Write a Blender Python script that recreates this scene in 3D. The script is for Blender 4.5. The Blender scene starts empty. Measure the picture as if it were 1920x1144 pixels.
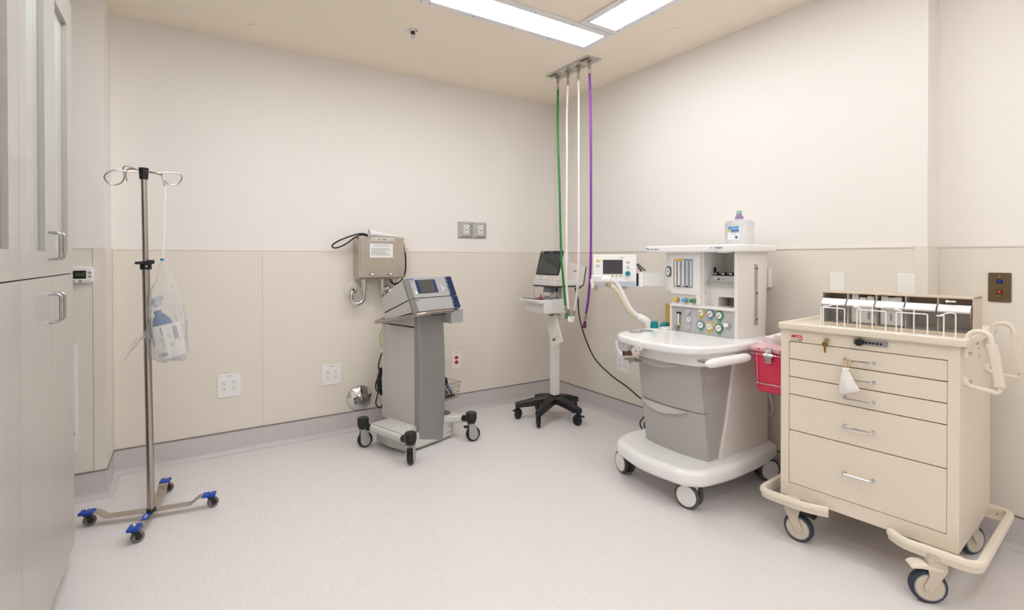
import bpy, bmesh, math, random
from math import sin, cos, pi, radians
from mathutils import Matrix, Vector, Euler

random.seed(7)
SC = bpy.context.scene
COL = SC.collection
V = Vector
I4 = Matrix.Identity(4)

# ------------------------------------------------------------------ materials
MATS = {}


def mat(name, col, rough=0.5, metal=0.0, coat=0.0, alpha=1.0, trans=0.0, emit=0.0, vary=0.04,
        scale=30.0, bump=0.0, ior=1.45, spec=0.5):
    if name in MATS:
        return MATS[name]
    m = bpy.data.materials.new(name)
    m.use_nodes = True
    nt = m.node_tree
    b = nt.nodes['Principled BSDF']
    b.inputs['Base Color'].default_value = (*col, 1)
    b.inputs['Roughness'].default_value = rough
    b.inputs['Metallic'].default_value = metal
    b.inputs['Coat Weight'].default_value = coat
    b.inputs['Alpha'].default_value = alpha
    b.inputs['Transmission Weight'].default_value = trans
    b.inputs['IOR'].default_value = ior
    b.inputs['Specular IOR Level'].default_value = spec
    if emit:
        b.inputs['Emission Color'].default_value = (*col, 1)
        b.inputs['Emission Strength'].default_value = emit
    if vary or bump:
        tc = nt.nodes.new('ShaderNodeTexCoord')
        n = nt.nodes.new('ShaderNodeTexNoise')
        n.inputs['Scale'].default_value = scale
        n.inputs['Detail'].default_value = 4
        nt.links.new(tc.outputs['Object'], n.inputs['Vector'])
        mr = nt.nodes.new('ShaderNodeMapRange')
        mr.inputs['To Min'].default_value = max(0.0, rough - vary)
        mr.inputs['To Max'].default_value = min(1.0, rough + vary)
        nt.links.new(n.outputs['Fac'], mr.inputs['Value'])
        nt.links.new(mr.outputs['Result'], b.inputs['Roughness'])
        if bump:
            bp = nt.nodes.new('ShaderNodeBump')
            bp.inputs['Strength'].default_value = bump
            bp.inputs['Distance'].default_value = 0.002
            nt.links.new(n.outputs['Fac'], bp.inputs['Height'])
            nt.links.new(bp.outputs['Normal'], b.inputs['Normal'])
    MATS[name] = m
    return m


def streaky(name, c1, c2, stretch, rough=0.45, bump=0.03, contrast=(0.3, 0.7), coat=0.0):
    """fine directional grain: noise stretched along the axis with the small scale"""
    m = bpy.data.materials.new(name)
    m.use_nodes = True
    nt = m.node_tree
    b = nt.nodes['Principled BSDF']
    tc = nt.nodes.new('ShaderNodeTexCoord')
    mp = nt.nodes.new('ShaderNodeMapping')
    mp.inputs['Scale'].default_value = stretch
    nt.links.new(tc.outputs['Object'], mp.inputs['Vector'])
    n = nt.nodes.new('ShaderNodeTexNoise')
    n.inputs['Scale'].default_value = 1.0
    n.inputs['Detail'].default_value = 5
    n.inputs['Roughness'].default_value = 0.65
    nt.links.new(mp.outputs['Vector'], n.inputs['Vector'])
    r = nt.nodes.new('ShaderNodeValToRGB')
    r.color_ramp.elements[0].position = contrast[0]
    r.color_ramp.elements[1].position = contrast[1]
    r.color_ramp.elements[0].color = (*c1, 1)
    r.color_ramp.elements[1].color = (*c2, 1)
    nt.links.new(n.outputs['Fac'], r.inputs['Fac'])
    nt.links.new(r.outputs['Color'], b.inputs['Base Color'])
    b.inputs['Roughness'].default_value = rough
    b.inputs['Coat Weight'].default_value = coat
    if bump:
        bp = nt.nodes.new('ShaderNodeBump')
        bp.inputs['Strength'].default_value = bump
        bp.inputs['Distance'].default_value = 0.002
        nt.links.new(n.outputs['Fac'], bp.inputs['Height'])
        nt.links.new(bp.outputs['Normal'], b.inputs['Normal'])
    MATS[name] = m
    return m


def clear(name, col, opac, rough=0.1, fior=1.45, thin=False):
    """thin clear plastic or glass: mostly see-through with a glossy and a faint diffuse share"""
    m = bpy.data.materials.new(name)
    m.use_nodes = True
    nt = m.node_tree
    nt.nodes.clear()
    out = nt.nodes.new('ShaderNodeOutputMaterial')
    tr = nt.nodes.new('ShaderNodeBsdfTransparent')
    tr.inputs['Color'].default_value = (*col, 1)
    pr = nt.nodes.new('ShaderNodeBsdfPrincipled')
    pr.inputs['Base Color'].default_value = (*col, 1)
    pr.inputs['Roughness'].default_value = rough
    fr = nt.nodes.new('ShaderNodeFresnel')
    fr.inputs['IOR'].default_value = fior
    ad = nt.nodes.new('ShaderNodeMath')
    ad.operation = 'ADD'
    ad.use_clamp = True
    ad.inputs[1].default_value = opac
    nt.links.new(fr.outputs[0], ad.inputs[0])
    mx = nt.nodes.new('ShaderNodeMixShader')
    nt.links.new(ad.outputs[0], mx.inputs[0])
    nt.links.new(tr.outputs[0], mx.inputs[1])
    src = pr.outputs[0]
    if thin:                       # film: light also comes through from behind
        tl = nt.nodes.new('ShaderNodeBsdfTranslucent')
        tl.inputs['Color'].default_value = (*col, 1)
        m2 = nt.nodes.new('ShaderNodeMixShader')
        m2.inputs[0].default_value = .4
        nt.links.new(pr.outputs[0], m2.inputs[1])
        nt.links.new(tl.outputs[0], m2.inputs[2])
        src = m2.outputs[0]
    nt.links.new(src, mx.inputs[2])
    nt.links.new(mx.outputs[0], out.inputs['Surface'])
    MATS[name] = m
    return m


# ------------------------------------------------------------------ mesh builder
def face_mat(o, right, up):
    r = V(right).normalized()
    u = V(up)
    u = (u - r * u.dot(r)).normalized()
    n = r.cross(u)
    M = Matrix((r, u, n)).transposed().to_4x4()
    M.translation = V(o)
    return M


def fillet(pts, r, n=5, closed=False):
    pts = [V(p) for p in pts]
    out = []
    N = len(pts)
    for i, p in enumerate(pts):
        if not closed and i in (0, N - 1):
            out.append(p)
            continue
        a, b = pts[i - 1], pts[(i + 1) % N]
        rr = r[i] if isinstance(r, (list, tuple)) else r
        d1, d2 = a - p, b - p
        rr = min(rr, d1.length * .49, d2.length * .49)
        if rr < 1e-5:
            out.append(p)
            continue
        s, e = p + d1.normalized() * rr, p + d2.normalized() * rr
        for k in range(n + 1):
            t = k / n
            out.append(s * (1 - t) ** 2 + p * 2 * t * (1 - t) + e * t * t)
    return out


def spline(pts, n=6):
    """Catmull-Rom through the points"""
    P = [V(p) for p in pts]
    out = []
    for i in range(len(P) - 1):
        p0 = P[max(i - 1, 0)]
        p1, p2 = P[i], P[i + 1]
        p3 = P[min(i + 2, len(P) - 1)]
        for k in range(n):
            t = k / n
            out.append(0.5 * ((2 * p1) + (p2 - p0) * t + (2 * p0 - 5 * p1 + 4 * p2 - p3) * t * t
                              + (3 * p1 - p0 - 3 * p2 + p3) * t ** 3))
    out.append(P[-1])
    return out


class MB:
    def __init__(s, M=I4):
        s.bm = bmesh.new()
        s.M = M
        s.mi = 0

    def put(s, t, M=None):
        for f in t.faces:
            f.material_index = s.mi
        if M is not None:
            t.transform(M)
        me = bpy.data.meshes.new('t')
        t.to_mesh(me)
        t.free()
        s.bm.from_mesh(me)
        bpy.data.meshes.remove(me)
        return s

    def box(s, lo, hi, bev=0.0, seg=2, M=None):
        lo, hi = V(lo), V(hi)
        t = bmesh.new()
        bmesh.ops.create_cube(t, size=1)
        d = hi - lo
        c = (hi + lo) / 2
        for v in t.verts:
            v.co = V((v.co.x * d.x, v.co.y * d.y, v.co.z * d.z)) + c
        if bev:
            bmesh.ops.bevel(t, geom=t.edges[:], offset=min(bev, min(abs(d.x), abs(d.y), abs(d.z)) * .49),
                            segments=seg, profile=.5, affect='EDGES')
        return s.put(t, M)

    def cyl(s, p0, p1, r0, r1=None, seg=20, bev=0.0, M=None):
        p0, p1 = V(p0), V(p1)
        if r1 is None:
            r1 = r0
        d = p1 - p0
        L = d.length
        t = bmesh.new()
        bmesh.ops.create_cone(t, cap_ends=True, cap_tris=False, segments=seg, radius1=r0, radius2=r1, depth=L)
        if bev:
            ed = [e for e in t.edges if abs(e.verts[0].co.z - e.verts[1].co.z) < 1e-6]
            bmesh.ops.bevel(t, geom=ed, offset=min(bev, L * .45, min(r0, r1) * .8), segments=3, profile=.5, affect='EDGES')
        q = d.to_track_quat('Z', 'Y').to_matrix().to_4x4()
        q.translation = (p0 + p1) / 2
        t.transform(q)
        return s.put(t, M)

    def ball(s, c, r, sc=(1, 1, 1), seg=16, M=None, rot=None):
        t = bmesh.new()
        bmesh.ops.create_uvsphere(t, u_segments=seg, v_segments=max(6, seg // 2 + 2), radius=r)
        for v in t.verts:
            v.co = V((v.co.x * sc[0], v.co.y * sc[1], v.co.z * sc[2]))
        if rot:
            t.transform(rot.to_4x4())
        t.transform(Matrix.Translation(V(c)))
        return s.put(t, M)

    def loft(s, rings, caps=True, closed=True, M=None):
        t = bmesh.new()
        vs = [[t.verts.new(V(p)) for p in r] for r in rings]
        n = len(rings[0])
        for a, b in zip(vs[:-1], vs[1:]):
            for i in range(n if closed else n - 1):
                j = (i + 1) % n
                try:
                    t.faces.new((a[i], a[j], b[j], b[i]))
                except ValueError:
                    pass
        if caps and closed:
            for r in (vs[0], vs[-1]):
                try:
                    t.faces.new(r)
                except ValueError:
                    pass
        bmesh.ops.remove_doubles(t, verts=t.verts[:], dist=1e-6)
        bmesh.ops.recalc_face_normals(t, faces=t.faces[:])
        return s.put(t, M)

    def tube(s, pts, r, seg=10, closed=False, M=None, flat=1.0):
        P = [V(p) for p in pts]
        n = len(P)
        rings = []
        prev = None
        for i in range(n):
            if closed:
                d = (P[(i + 1) % n] - P[i - 1])
            else:
                d = (P[min(i + 1, n - 1)] - P[max(i - 1, 0)])
            d.normalize()
            if prev is None:
                up = V((0, 0, 1)) if abs(d.z) < .9 else V((1, 0, 0))
                x = d.cross(up).normalized()
            else:
                x = (prev - d * prev.dot(d))
                if x.length < 1e-6:
                    x = d.orthogonal()
                x.normalize()
            prev = x
            y = d.cross(x)
            rr = r[i] if isinstance(r, (list, tuple)) else r
            rings.append([P[i] + (x * cos(2 * pi * k / seg) + y * sin(2 * pi * k / seg) * flat) * rr for k in range(seg)])
        if closed:
            rings.append(rings[0])
        return s.loft(rings, caps=not closed, M=M)

    def lathe(s, prof, M=None, seg=24):
        rings = [[V((r * cos(2 * pi * k / seg), r * sin(2 * pi * k / seg), z)) for k in range(seg)] for r, z in
                 [(max(r, 1e-4), z) for r, z in prof]]
        return s.loft(rings, M=M)

    def prism(s, out, z0, z1, bev=0.0, M=None, seg=3, side_bev=False):
        """polygon outline in XY pulled from z0 to z1 (before M)"""
        t = bmesh.new()
        bot = [t.verts.new((p[0], p[1], z0)) for p in out]
        f = t.faces.new(bot)
        r = bmesh.ops.extrude_face_region(t, geom=[f])
        for v in [g for g in r['geom'] if isinstance(g, bmesh.types.BMVert)]:
            v.co.z = z1
        bmesh.ops.recalc_face_normals(t, faces=t.faces[:])
        if bev:
            ed = [e for e in t.edges if side_bev or abs(e.verts[0].co.z - e.verts[1].co.z) < 1e-7]
            bmesh.ops.bevel(t, geom=ed, offset=bev, segments=seg, profile=.5, affect='EDGES')
        return s.put(t, M)

    def build(s, name, mats, parent=None, smooth=30.0):
        me = bpy.data.meshes.new(name)
        W = WORLD.get(parent, I4)
        s.bm.transform(W.inverted() @ s.M)
        bmesh.ops.recalc_face_normals(s.bm, faces=s.bm.faces[:])
        s.bm.to_mesh(me)
        s.bm.free()
        for m in (mats if isinstance(mats, (list, tuple)) else [mats]):
            me.materials.append(m)
        if smooth:
            for p in me.polygons:
                p.use_smooth = True
            me.set_sharp_from_angle(angle=radians(smooth))
        o = bpy.data.objects.new(name, me)
        COL.objects.link(o)
        if smooth:
            wn = o.modifiers.new('normals', 'WEIGHTED_NORMAL')
            wn.keep_sharp = True
        if parent:
            o.parent = parent
        WORLD[o] = W
        return o


WORLD = {}


def tag(o, label, cat, group=None):
    o['label'] = label
    o['category'] = cat
    if group:
        o['group'] = group
    return o


def thing(name, label, cat, loc=(0, 0, 0), rotz=0.0, group=None, M=None):
    o = bpy.data.objects.new(name, None)
    COL.objects.link(o)
    o.empty_display_size = .05
    if M is None:
        M = Matrix.Translation(V(loc)) @ Matrix.Rotation(rotz, 4, 'Z')
    o.matrix_world = M
    WORLD[o] = M.copy()
    return tag(o, label, cat, group)


def single(o, label, cat, group=None):
    """a thing that is one mesh: move its origin onto its own centre of base"""
    me = o.data
    lo = V([min(v.co[k] for v in me.vertices) for k in range(3)])
    hi = V([max(v.co[k] for v in me.vertices) for k in range(3)])
    c = V(((lo.x + hi.x) / 2, (lo.y + hi.y) / 2, lo.z))
    me.transform(Matrix.Translation(-c))
    o.location = c
    return tag(o, label, cat, group)


def struct(o):
    o['kind'] = 'structure'
    return o


def text(s, size, M, m, parent, name='lettering', align='CENTER', ext=.0004, shear=0.0, bold=0.0, sx=1.0):
    cu = bpy.data.curves.new('f', 'FONT')
    cu.body = s
    cu.size = size
    cu.align_x = align
    cu.align_y = 'CENTER'
    cu.extrude = ext
    cu.shear = shear
    cu.offset = bold
    ob = bpy.data.objects.new('f', cu)
    COL.objects.link(ob)
    dg = bpy.context.evaluated_depsgraph_get()
    me = bpy.data.meshes.new_from_object(ob.evaluated_get(dg))
    bpy.data.objects.remove(ob)
    bpy.data.curves.remove(cu)
    W = WORLD.get(parent, I4)
    me.transform(W.inverted() @ M @ Matrix.Diagonal((sx, 1, 1, 1)))
    me.name = name
    me.materials.clear()
    me.materials.append(m)
    o = bpy.data.objects.new(name, me)
    COL.objects.link(o)
    o.parent = parent
    WORLD[o] = W
    return o


def print_rows(w, h, rows, M, m, parent, seed=1, name='printed_text', fill=.8, left=False):
    """print too small to read: rows of short dashes in a w by h block"""
    rg_ = random.Random(seed)
    b = MB(M)
    p = h / rows
    for i in range(rows):
        y = h / 2 - p * (i + .5)
        end = w * (1 - (0 if rows == 1 else rg_.uniform(0, .35)))
        x = -w / 2 if left or rows > 1 else -end / 2
        x1 = x + end
        while x < x1 - p * .3:
            L = min(rg_.uniform(.6, 2.2) * p, x1 - x)
            b.box((x, y - p * fill * .3, 0), (x + L, y + p * fill * .3, .0005))
            x += L + p * .35
    return b.build(name, m, parent, smooth=0)


def copy_part(o, M, parent=None):
    """copy a part and its sub-parts, moved by M (in the thing's frame)"""
    c = o.copy()
    COL.objects.link(c)
    c.parent = parent or o.parent
    c.matrix_local = M @ o.matrix_local
    WORLD[c] = WORLD[o]
    for ch in o.children:
        d = ch.copy()
        COL.objects.link(d)
        d.parent = c
    return c


def T(x, y, z):
    return Matrix.Translation((x, y, z))


def RZ(a):
    return Matrix.Rotation(radians(a), 4, 'Z')


def rrect(w, h, r, n=5, c=(0, 0)):
    p = [(c[0] - w / 2, c[1] - h / 2, 0), (c[0] + w / 2, c[1] - h / 2, 0), (c[0] + w / 2, c[1] + h / 2, 0),
         (c[0] - w / 2, c[1] + h / 2, 0)]
    return fillet(p, r, n, closed=True)


def circ(r, n=24, c=(0, 0), sx=1, sy=1):
    return [(c[0] + r * sx * cos(2 * pi * k / n), c[1] + r * sy * sin(2 * pi * k / n)) for k in range(n)]
# ------------------------------------------------------------------ shared materials
PAINT = mat('wall_paint', (.835, .80, .762), .62, scale=90, bump=.02)
PANEL = mat('wainscot_sheet', (.775, .72, .645), .38, scale=60)
CEIL = mat('ceiling_paint', (.91, .825, .70), .75, scale=90, bump=.02)
FLOOR = streaky('floor_vinyl', (.69, .655, .648), (.775, .742, .735), (220, 9, 60), rough=.40, bump=.02)
COVE = streaky('cove_vinyl', (.56, .52, .52), (.625, .585, .585), (420, 420, 12), rough=.42, bump=.02)
CAPM = mat('cap_strip_vinyl', (.23, .20, .18), .5)
WHITE = mat('white_plastic', (.84, .83, .82), .35)
WHITEG = mat('gloss_white_plastic', (.86, .855, .85), .22, coat=.2)
BLACK = mat('black_plastic', (.012, .012, .013), .42)
RUBBER = mat('black_rubber', (.016, .017, .02), .55)
CHROME = mat('chrome', (.66, .655, .65), .10, 1.0, vary=0)
STEEL = mat('brushed_steel', (.53, .485, .435), .25, 1.0, vary=.10, scale=7)
STEELD = mat('stainless_tube', (.46, .41, .37), .24, 1.0, vary=.05)
SCREWM = mat('dull_screw', (.42, .41, .40), .35, 1.0)
DARKHOLE = mat('dark_slot', (.02, .02, .02), .6)
INK = mat('grey_ink', (.18, .19, .2), .6)
PAPER = mat('paper', (.83, .82, .81), .7)

H, YA, XB, XR, YL, XL, YC, ZW, ZB = 2.77, 3.8735, 3.0, 3.135, 3.555, -.357, .954, 1.362, .145
YK, XW = -2.3, -.96

fl = MB().box((XW - .1, YK - .1, -.1), (3.3, 4.0, 0)).build('floor', FLOOR, smooth=0)
struct(fl)
ce = MB().box((XW - .1, YK - .1, H), (3.3, 4.0, H + .1)).build('ceiling', CEIL, smooth=0)
struct(ce)
struct(MB().box((XL, YA, 0), (3.1, YA + .1, H)).build('wall_back', PAINT, smooth=0))
struct(MB().box((XB, YC, 0), (3.3, YA + .1, H)).build('wall_right', PAINT, smooth=0))
struct(MB().box((XR, YK - .1, 0), (3.3, YC, H)).build('wall_right_recess', PAINT, smooth=0))
struct(MB().box((XW - .1, YL, 0), (XL, YA + .1, H)).build('wall_back_left', PAINT, smooth=0))
struct(MB().box((XW - .1, YK - .1, 0), (XW, YL, H)).build('wall_left', PAINT, smooth=0))
struct(MB().box((XW, YK - .1, 0), (XR, YK, H)).build('wall_front', PAINT, smooth=0))

# wainscot sheets with a thin rounded cap, corner guards
tn = [0]


def trim(mb, m, smooth=30):
    tn[0] += 1
    return struct(mb.build('trim_%d' % tn[0], m, smooth=smooth))


def sheet_x(x0, x1, y, t=.004):
    m = MB()
    m.box((x0, y - t, ZB), (x1, y + .002, ZW), .0012, 1)
    m.box((x0, y - t - .003, ZW - .005), (x1, y + .002, ZW + .004), .002, 2)
    trim(m, PANEL)


def sheet_y(y0, y1, x, t=.004):
    m = MB()
    m.box((x - t, y0, ZB), (x + .002, y1, ZW), .0012, 1)
    m.box((x - t - .004, y0, ZW - .006), (x + .002, y1, ZW + .004), .002, 2)
    trim(m, PANEL)


sheet_x(XL + .006, .461, YA)
sheet_x(.4625, XB - .004, YA)
sheet_y(2.30, YA - .006, XB)
sheet_y(YC + .05, 2.2985, XB)
sheet_y(YK, YC - .004, XR)
sheet_x(XW, XL - .051, YL)
# corner guards: left bump corner, right column corner
m = MB()
m.box((XL - .05, YL - .007, ZB + .001), (XL + .006, YL + .001, ZW + .004), .002, 2)
m.box((XL - .001, YL - .006, ZB + .001), (XL + .006, YA - .004, ZW + .002), .0015, 1)
trim(m, PANEL)
m = MB()
m.box((XB - .007, YC - .006, ZB + .001), (XB + .001, YC + .05, ZW + .004), .002, 2)
m.box((XB - .006, YC - .006, ZB + .001), (XR - .005, YC + .001, ZW + .004), .0015, 1)
trim(m, PANEL)

# coved vinyl base: floor sheet turned up the wall
RUN = [V((XW, YL, 0)), V((XL, YL, 0)), V((XL, YA, 0)), V((XB, YA, 0)), V((XB, YC, 0)), V((XR, YC, 0)), V((XR, YK, 0))]
NRM = [V((0, -1, 0)), V((1, 0, 0)), V((0, -1, 0)), V((-1, 0, 0)), V((0, -1, 0)), V((-1, 0, 0))]
PROF = [(.0, ZB), (.008, ZB)] + [(.008 + .032 * (1 - cos(a)), .033 - .032 * sin(a)) for a in
                                [radians(x) for x in (0, 15, 30, 45, 60, 75, 90)]] + [(.041, .0002)]
CAPP = [(.0, ZB + .006), (.0105, ZB + .006), (.0105, ZB - .001), (.0, ZB - .001)]


def runs(prof, names, m):
    for i, nm in enumerate(names):
        rings = []
        for k in (i, i + 1):
            n1 = NRM[max(k - 1, 0)]
            n2 = NRM[min(k, 5)]
            off = n1 + n2 if n1 != n2 else n1
            rings.append([RUN[k] + off * d + V((0, 0, z)) for d, z in prof])
        b = MB()
        b.loft(rings, closed=False)
        struct(b.build(nm, m, smooth=50))


runs(PROF, ['baseboard_left', 'baseboard_left_return', 'baseboard_back', 'baseboard_right', 'baseboard_column',
            'baseboard_recess'], COVE)
runs(CAPP, ['trim_%d' % (20 + i) for i in range(6)], CAPM)

# ------------------------------------------------------------------ ceiling lights
GLOW = mat('light_diffuser', (.96, .98, 1.01), .4, emit=11.5, vary=0)
GLOWS = {1.0: GLOW, .72: mat('light_diffuser_dimmed', (.96, .98, 1.01), .4, emit=11.5 * .72, vary=0), .5: mat('light_diffuser_half', (.96, .98, 1.01), .4, emit=11.5 * .5, vary=0)}
FRAMEM = mat('light_frame_enamel', (.80, .80, .83), .35)


def ceiling_light(label, x0, x1, y0, y1, level=1.0, fw=.045):
    t = thing('ceiling_light', label, 'light', ((x0 + x1) / 2, (y0 + y1) / 2, H), group='recessed ceiling light panels')
    f = MB()
    z0, z1 = H - .012, H
    f.box((x0, y0, z0), (x1, y0 + fw, z1), .002, 1)
    f.box((x0, y1 - fw, z0), (x1, y1, z1), .002, 1)
    f.box((x0, y0 + fw, z0), (x0 + fw, y1 - fw, z1), .002, 1)
    f.box((x1 - fw, y0 + fw, z0), (x1, y1 - fw, z1), .002, 1)
    fr = f.build('frame', FRAMEM, t)
    MB().box((x0 + fw, y0 + fw, H - .008), (x1 - fw, y1 - fw, H - .002)).build('diffuser', GLOWS[level], t)
    n = 0
    L = x1 - x0 > y1 - y0
    a0, a1 = (x0, x1) if L else (y0, y1)
    k = int((a1 - a0) / .29)
    for j in range(k + 1):
        a = a0 + .05 + (a1 - a0 - .1) * j / k
        for b in ((y0, y1) if L else (x0, x1)):
            bb = b + (.02 if b in (y0, x0) else -.02)
            p = (a, bb) if L else (bb, a)
            MB().cyl((p[0], p[1], z0 - .002), (p[0], p[1], z0 + .002), .005, seg=10).build('screw', SCREWM, fr)
    return t


ceiling_light('long white framed ceiling light panel running above the hoses', 1.14, 2.366, 2.417, 2.706)
ceiling_light('long white framed ceiling light panel pointing at the viewer from upper right', 2.067, 2.367, 1.17, 2.405, .72)
ceiling_light('added ceiling light panel out of frame overhead beside the cream cart', 2.067, 2.367, -.08, 1.158, .5)  # added unseen at half strength to lift cart front and recess wall
ceiling_light('added ceiling light panel out of frame overhead to the left', -.10, 1.128, 2.417, 2.706)  # added unseen beyond the visible panel to raise the room's brightness
ceiling_light('added ceiling light panel out of frame behind the viewer', .82, 2.06, -.38, -.09)  # unseen lamp, added for more light from behind the camera

ceiling_light('added ceiling light panel out of frame overhead behind the viewer left', -.40, .83, -.38, -.09)  # unseen, added to spread the light towards the back left
ceiling_light('added ceiling light panel out of frame overhead beside the glass cabinet', -.11, .19, 1.17, 2.405)  # unseen, added on the left side to even out the lighting
ceiling_light('added ceiling light panel out of frame at the rear right of the room', 1.05, 2.28, -1.95, -1.66)  # unseen, added to light the rear wall for soft frontal bounce
ceiling_light('added ceiling light panel out of frame at the rear left of the room', -.20, 1.03, -1.95, -1.66)  # second unseen rear panel, added for the same wall bounce

# sprinkler
t = thing('sprinkler_head', 'small chrome fire sprinkler hanging from the ceiling left of the light', 'sprinkler', (1.251, 3.091, H))
c = (1.251, 3.091)
M = T(c[0], c[1], 0)
MB().lathe([(.0, H), (.036, H), (.037, H - .004), (.030, H - .009), (.022, H - .004), (.0, H - .003)], M).build('escutcheon', CHROME, t)
b = MB()
b.cyl((c[0], c[1], H - .006), (c[0], c[1], H - .018), .014)
b.build('socket', BLACK, t)
b = MB()
for s in (-1, 1):
    b.tube([(c[0] + s * .013, c[1], H - .014), (c[0] + s * .013, c[1], H - .026), (c[0] + s * .004, c[1], H - .037)], .0025, 8)
b.cyl((c[0], c[1], H - .018), (c[0], c[1], H - .036), .003)
b.build('frame_arm', CHROME, t)
MB().cyl((c[0], c[1], H - .036), (c[0], c[1], H - .043), .012, .010).build('deflector', STEEL, t)

for (x, y, lab) in ((2.662, 2.176, 'round painted cover disc on the ceiling right of the light panels'),
                    (.398, 3.573, 'round painted cover disc on the ceiling near the back wall left side')):
    single(MB().cyl((x, y, H - .005), (x, y, H + .001), .042, seg=32, bev=.003).build('ceiling_cover', CEIL), lab, 'cover')

# medical gas plate in the ceiling with its hose drops
PLATE = mat('satin_plate', (.56, .545, .52), .28, .9)
t = thing('ceiling_gas_plate', 'grey metal plate of four gas outlets set in the ceiling corner', 'gas plate', (2.52, 3.02, H))
x0, x1 = 2.449, 2.588
ys = [3.268, 3.143, 3.018, 2.893, 2.768]
cols = [(.02, .13, .05), (.7, .7, .68), (.7, .7, .68), (.10, .02, .12)]
DROP = []
for i in range(4):
    MB().box((x0, ys[i + 1] + .001, H - .008), (x1, ys[i] - .001, H), .002, 1).build('outlet_plate', PLATE, t)
    yc = (ys[i] + ys[i + 1]) / 2
    lp = MB().box((2.468, yc - .04, H - .010), (2.486, yc + .04, H - .006)).build('label_strip', mat('gas_label_%d' % (0 if i == 0 else 1 if i < 3 else 2), cols[i], .45), t)
    b = MB()
    b.cyl((2.525, yc, H - .006), (2.525, yc, H - .014), .024)
    b.cyl((2.525, yc, H - .010), (2.525, yc, H - .058), .013, bev=.003)
    b.cyl((2.525, yc, H - .058), (2.525, yc, H - .072), .013, .007)
    b.build('outlet_socket', STEELD, t)
    DROP.append(yc)

GREEN = mat('green_hose', (.012, .20, .03), .35)
PURPLE = mat('purple_hose', (.20, .022, .30), .32)
WHOSE = mat('white_hose', (.80, .76, .70), .4)
XH = 2.525


def hose(name, label, m, pts, tail, capm, r=.0085):
    """pts: (y, z) going down; tail: (y, z) of fitting and of its coloured end"""
    def lean(y, z):                     # the hoses curl a little into the room as they drop
        k = 1 - .05 * max(0, min(1, (2.62 - z) / 1.15))
        return V((XH * k, y * k, 1.305 + (z - 1.305) * k))
    P = spline([lean(y, z) for y, z in pts], 8)
    t = thing(name, label, 'hose', P[0], group='hoses hanging from the ceiling plate')
    b = MB()
    b.cyl((XH, pts[0][0], H - .066), (XH, pts[0][0], pts[0][1] - .004), .0065, seg=12)
    b.cyl((XH, pts[0][0], pts[0][1] + .012), (XH, pts[0][0], pts[0][1] - .02), .010, seg=14)
    b.build('ceiling_connector', STEELD, t)
    MB().tube(P, r, 12).build('tube', m, t)
    e, f, g = [lean(y, z) for y, z in (pts[-1], tail[0], tail[1])]
    b = MB()
    b.cyl(e, f, .0075, seg=12)
    b.cyl(e + (f - e) * .3, e + (f - e) * .6, .011, seg=12)
    b.build('metal_fitting', SCREWM, t)
    b = MB()
    b.cyl(f, f + (g - f) * .55, .0105, .0125, seg=14, bev=.002)
    b.cyl(f + (g - f) * .5, g, .0145, seg=14, bev=.003)
    b.build('plug', capm, t)


hose('gas_hose', 'green hose hanging from the ceiling past the monitor', GREEN,
     [(DROP[0], 2.665), (3.207, 2.307), (3.186, 1.878), (3.166, 1.368), (3.142, 1.16), (3.119, .989), (3.112, .935)],
     [(3.098, .875), (3.092, .832)], mat('green_plug', (.02, .25, .12), .4))
hose('gas_hose', 'left white hose of the two, hanging beside the green hose', WHOSE,
     [(DROP[1], 2.672), (3.093, 2.45), (3.093, 2.075), (3.099, 1.325), (3.094, 1.074), (3.072, .91)],
     [(3.064, .855), (3.058, .812)], WHITE)
hose('gas_hose', 'right white hose with printed marks, hanging beside the purple hose', WHOSE,
     [(DROP[2], 2.670), (2.953, 2.45), (2.953, 2.052), (2.952, 1.324), (2.971, 1.039), (3.003, .905)],
     [(3.014, .862), (3.026, .815)], WHITE)
hose('gas_hose', 'purple hose hanging from the ceiling, rightmost of the four', PURPLE,
     [(DROP[3], 2.678), (2.821, 2.423), (2.815, 2.03), (2.816, 1.324), (2.840, 1.027), (2.868, .895)],
     [(2.881, .835), (2.888, .785)], mat('purple_plug', (.13, .01, .10), .4))

# ------------------------------------------------------------------ things on the walls


def on_back(x, z, y=YA - .004):
    return face_mat((x, y, z), (1, 0, 0), (0, 0, 1))


def on_right(y, z, x=XB - .004):
    return face_mat((x, y, z), (0, -1, 0), (0, 0, 1))


REDM = mat('red_outlet', (.72, .008, .008), .35)


def receptacle(t, M, cx, cy, s, m):
    b = MB(M @ T(cx, cy, 0))
    b.prism([(p[0], p[1]) for p in rrect(.033 * s, .028 * s, .012 * s)], .004, .0085, .0008)
    r = b.build('receptacle', m, t)
    b = MB(M @ T(cx, cy, 0))
    for sx in (-1, 1):
        b.box((sx * .0065 * s - .0013, .001, .0075), (sx * .0065 * s + .0013, .0085 * s, .0092))
    b.cyl((0, -.006 * s, .0075), (0, -.006 * s, .0092), .0028 * s, seg=10)
    b.build('slots', DARKHOLE, r)


def outlet(name, label, M, w, h, cols, m_face, cat='outlet', group='wall power outlets', txt=True):
    t = thing(name, label, cat, M=M, group=group)
    b = MB(M)
    b.prism([(p[0], p[1]) for p in rrect(w, h, .005)], 0, .0055, .003)
    b.build('cover_plate', WHITE, t, smooth=0)
    for cx in cols:
        for cy in (-.0195, .0195):
            receptacle(t, M, cx, cy, 1.0, m_face)
    if txt:
        print_rows(.030, .008, 1, M @ T(0, h / 2 - .014, .0055), INK, t, 3)
    return t


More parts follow.
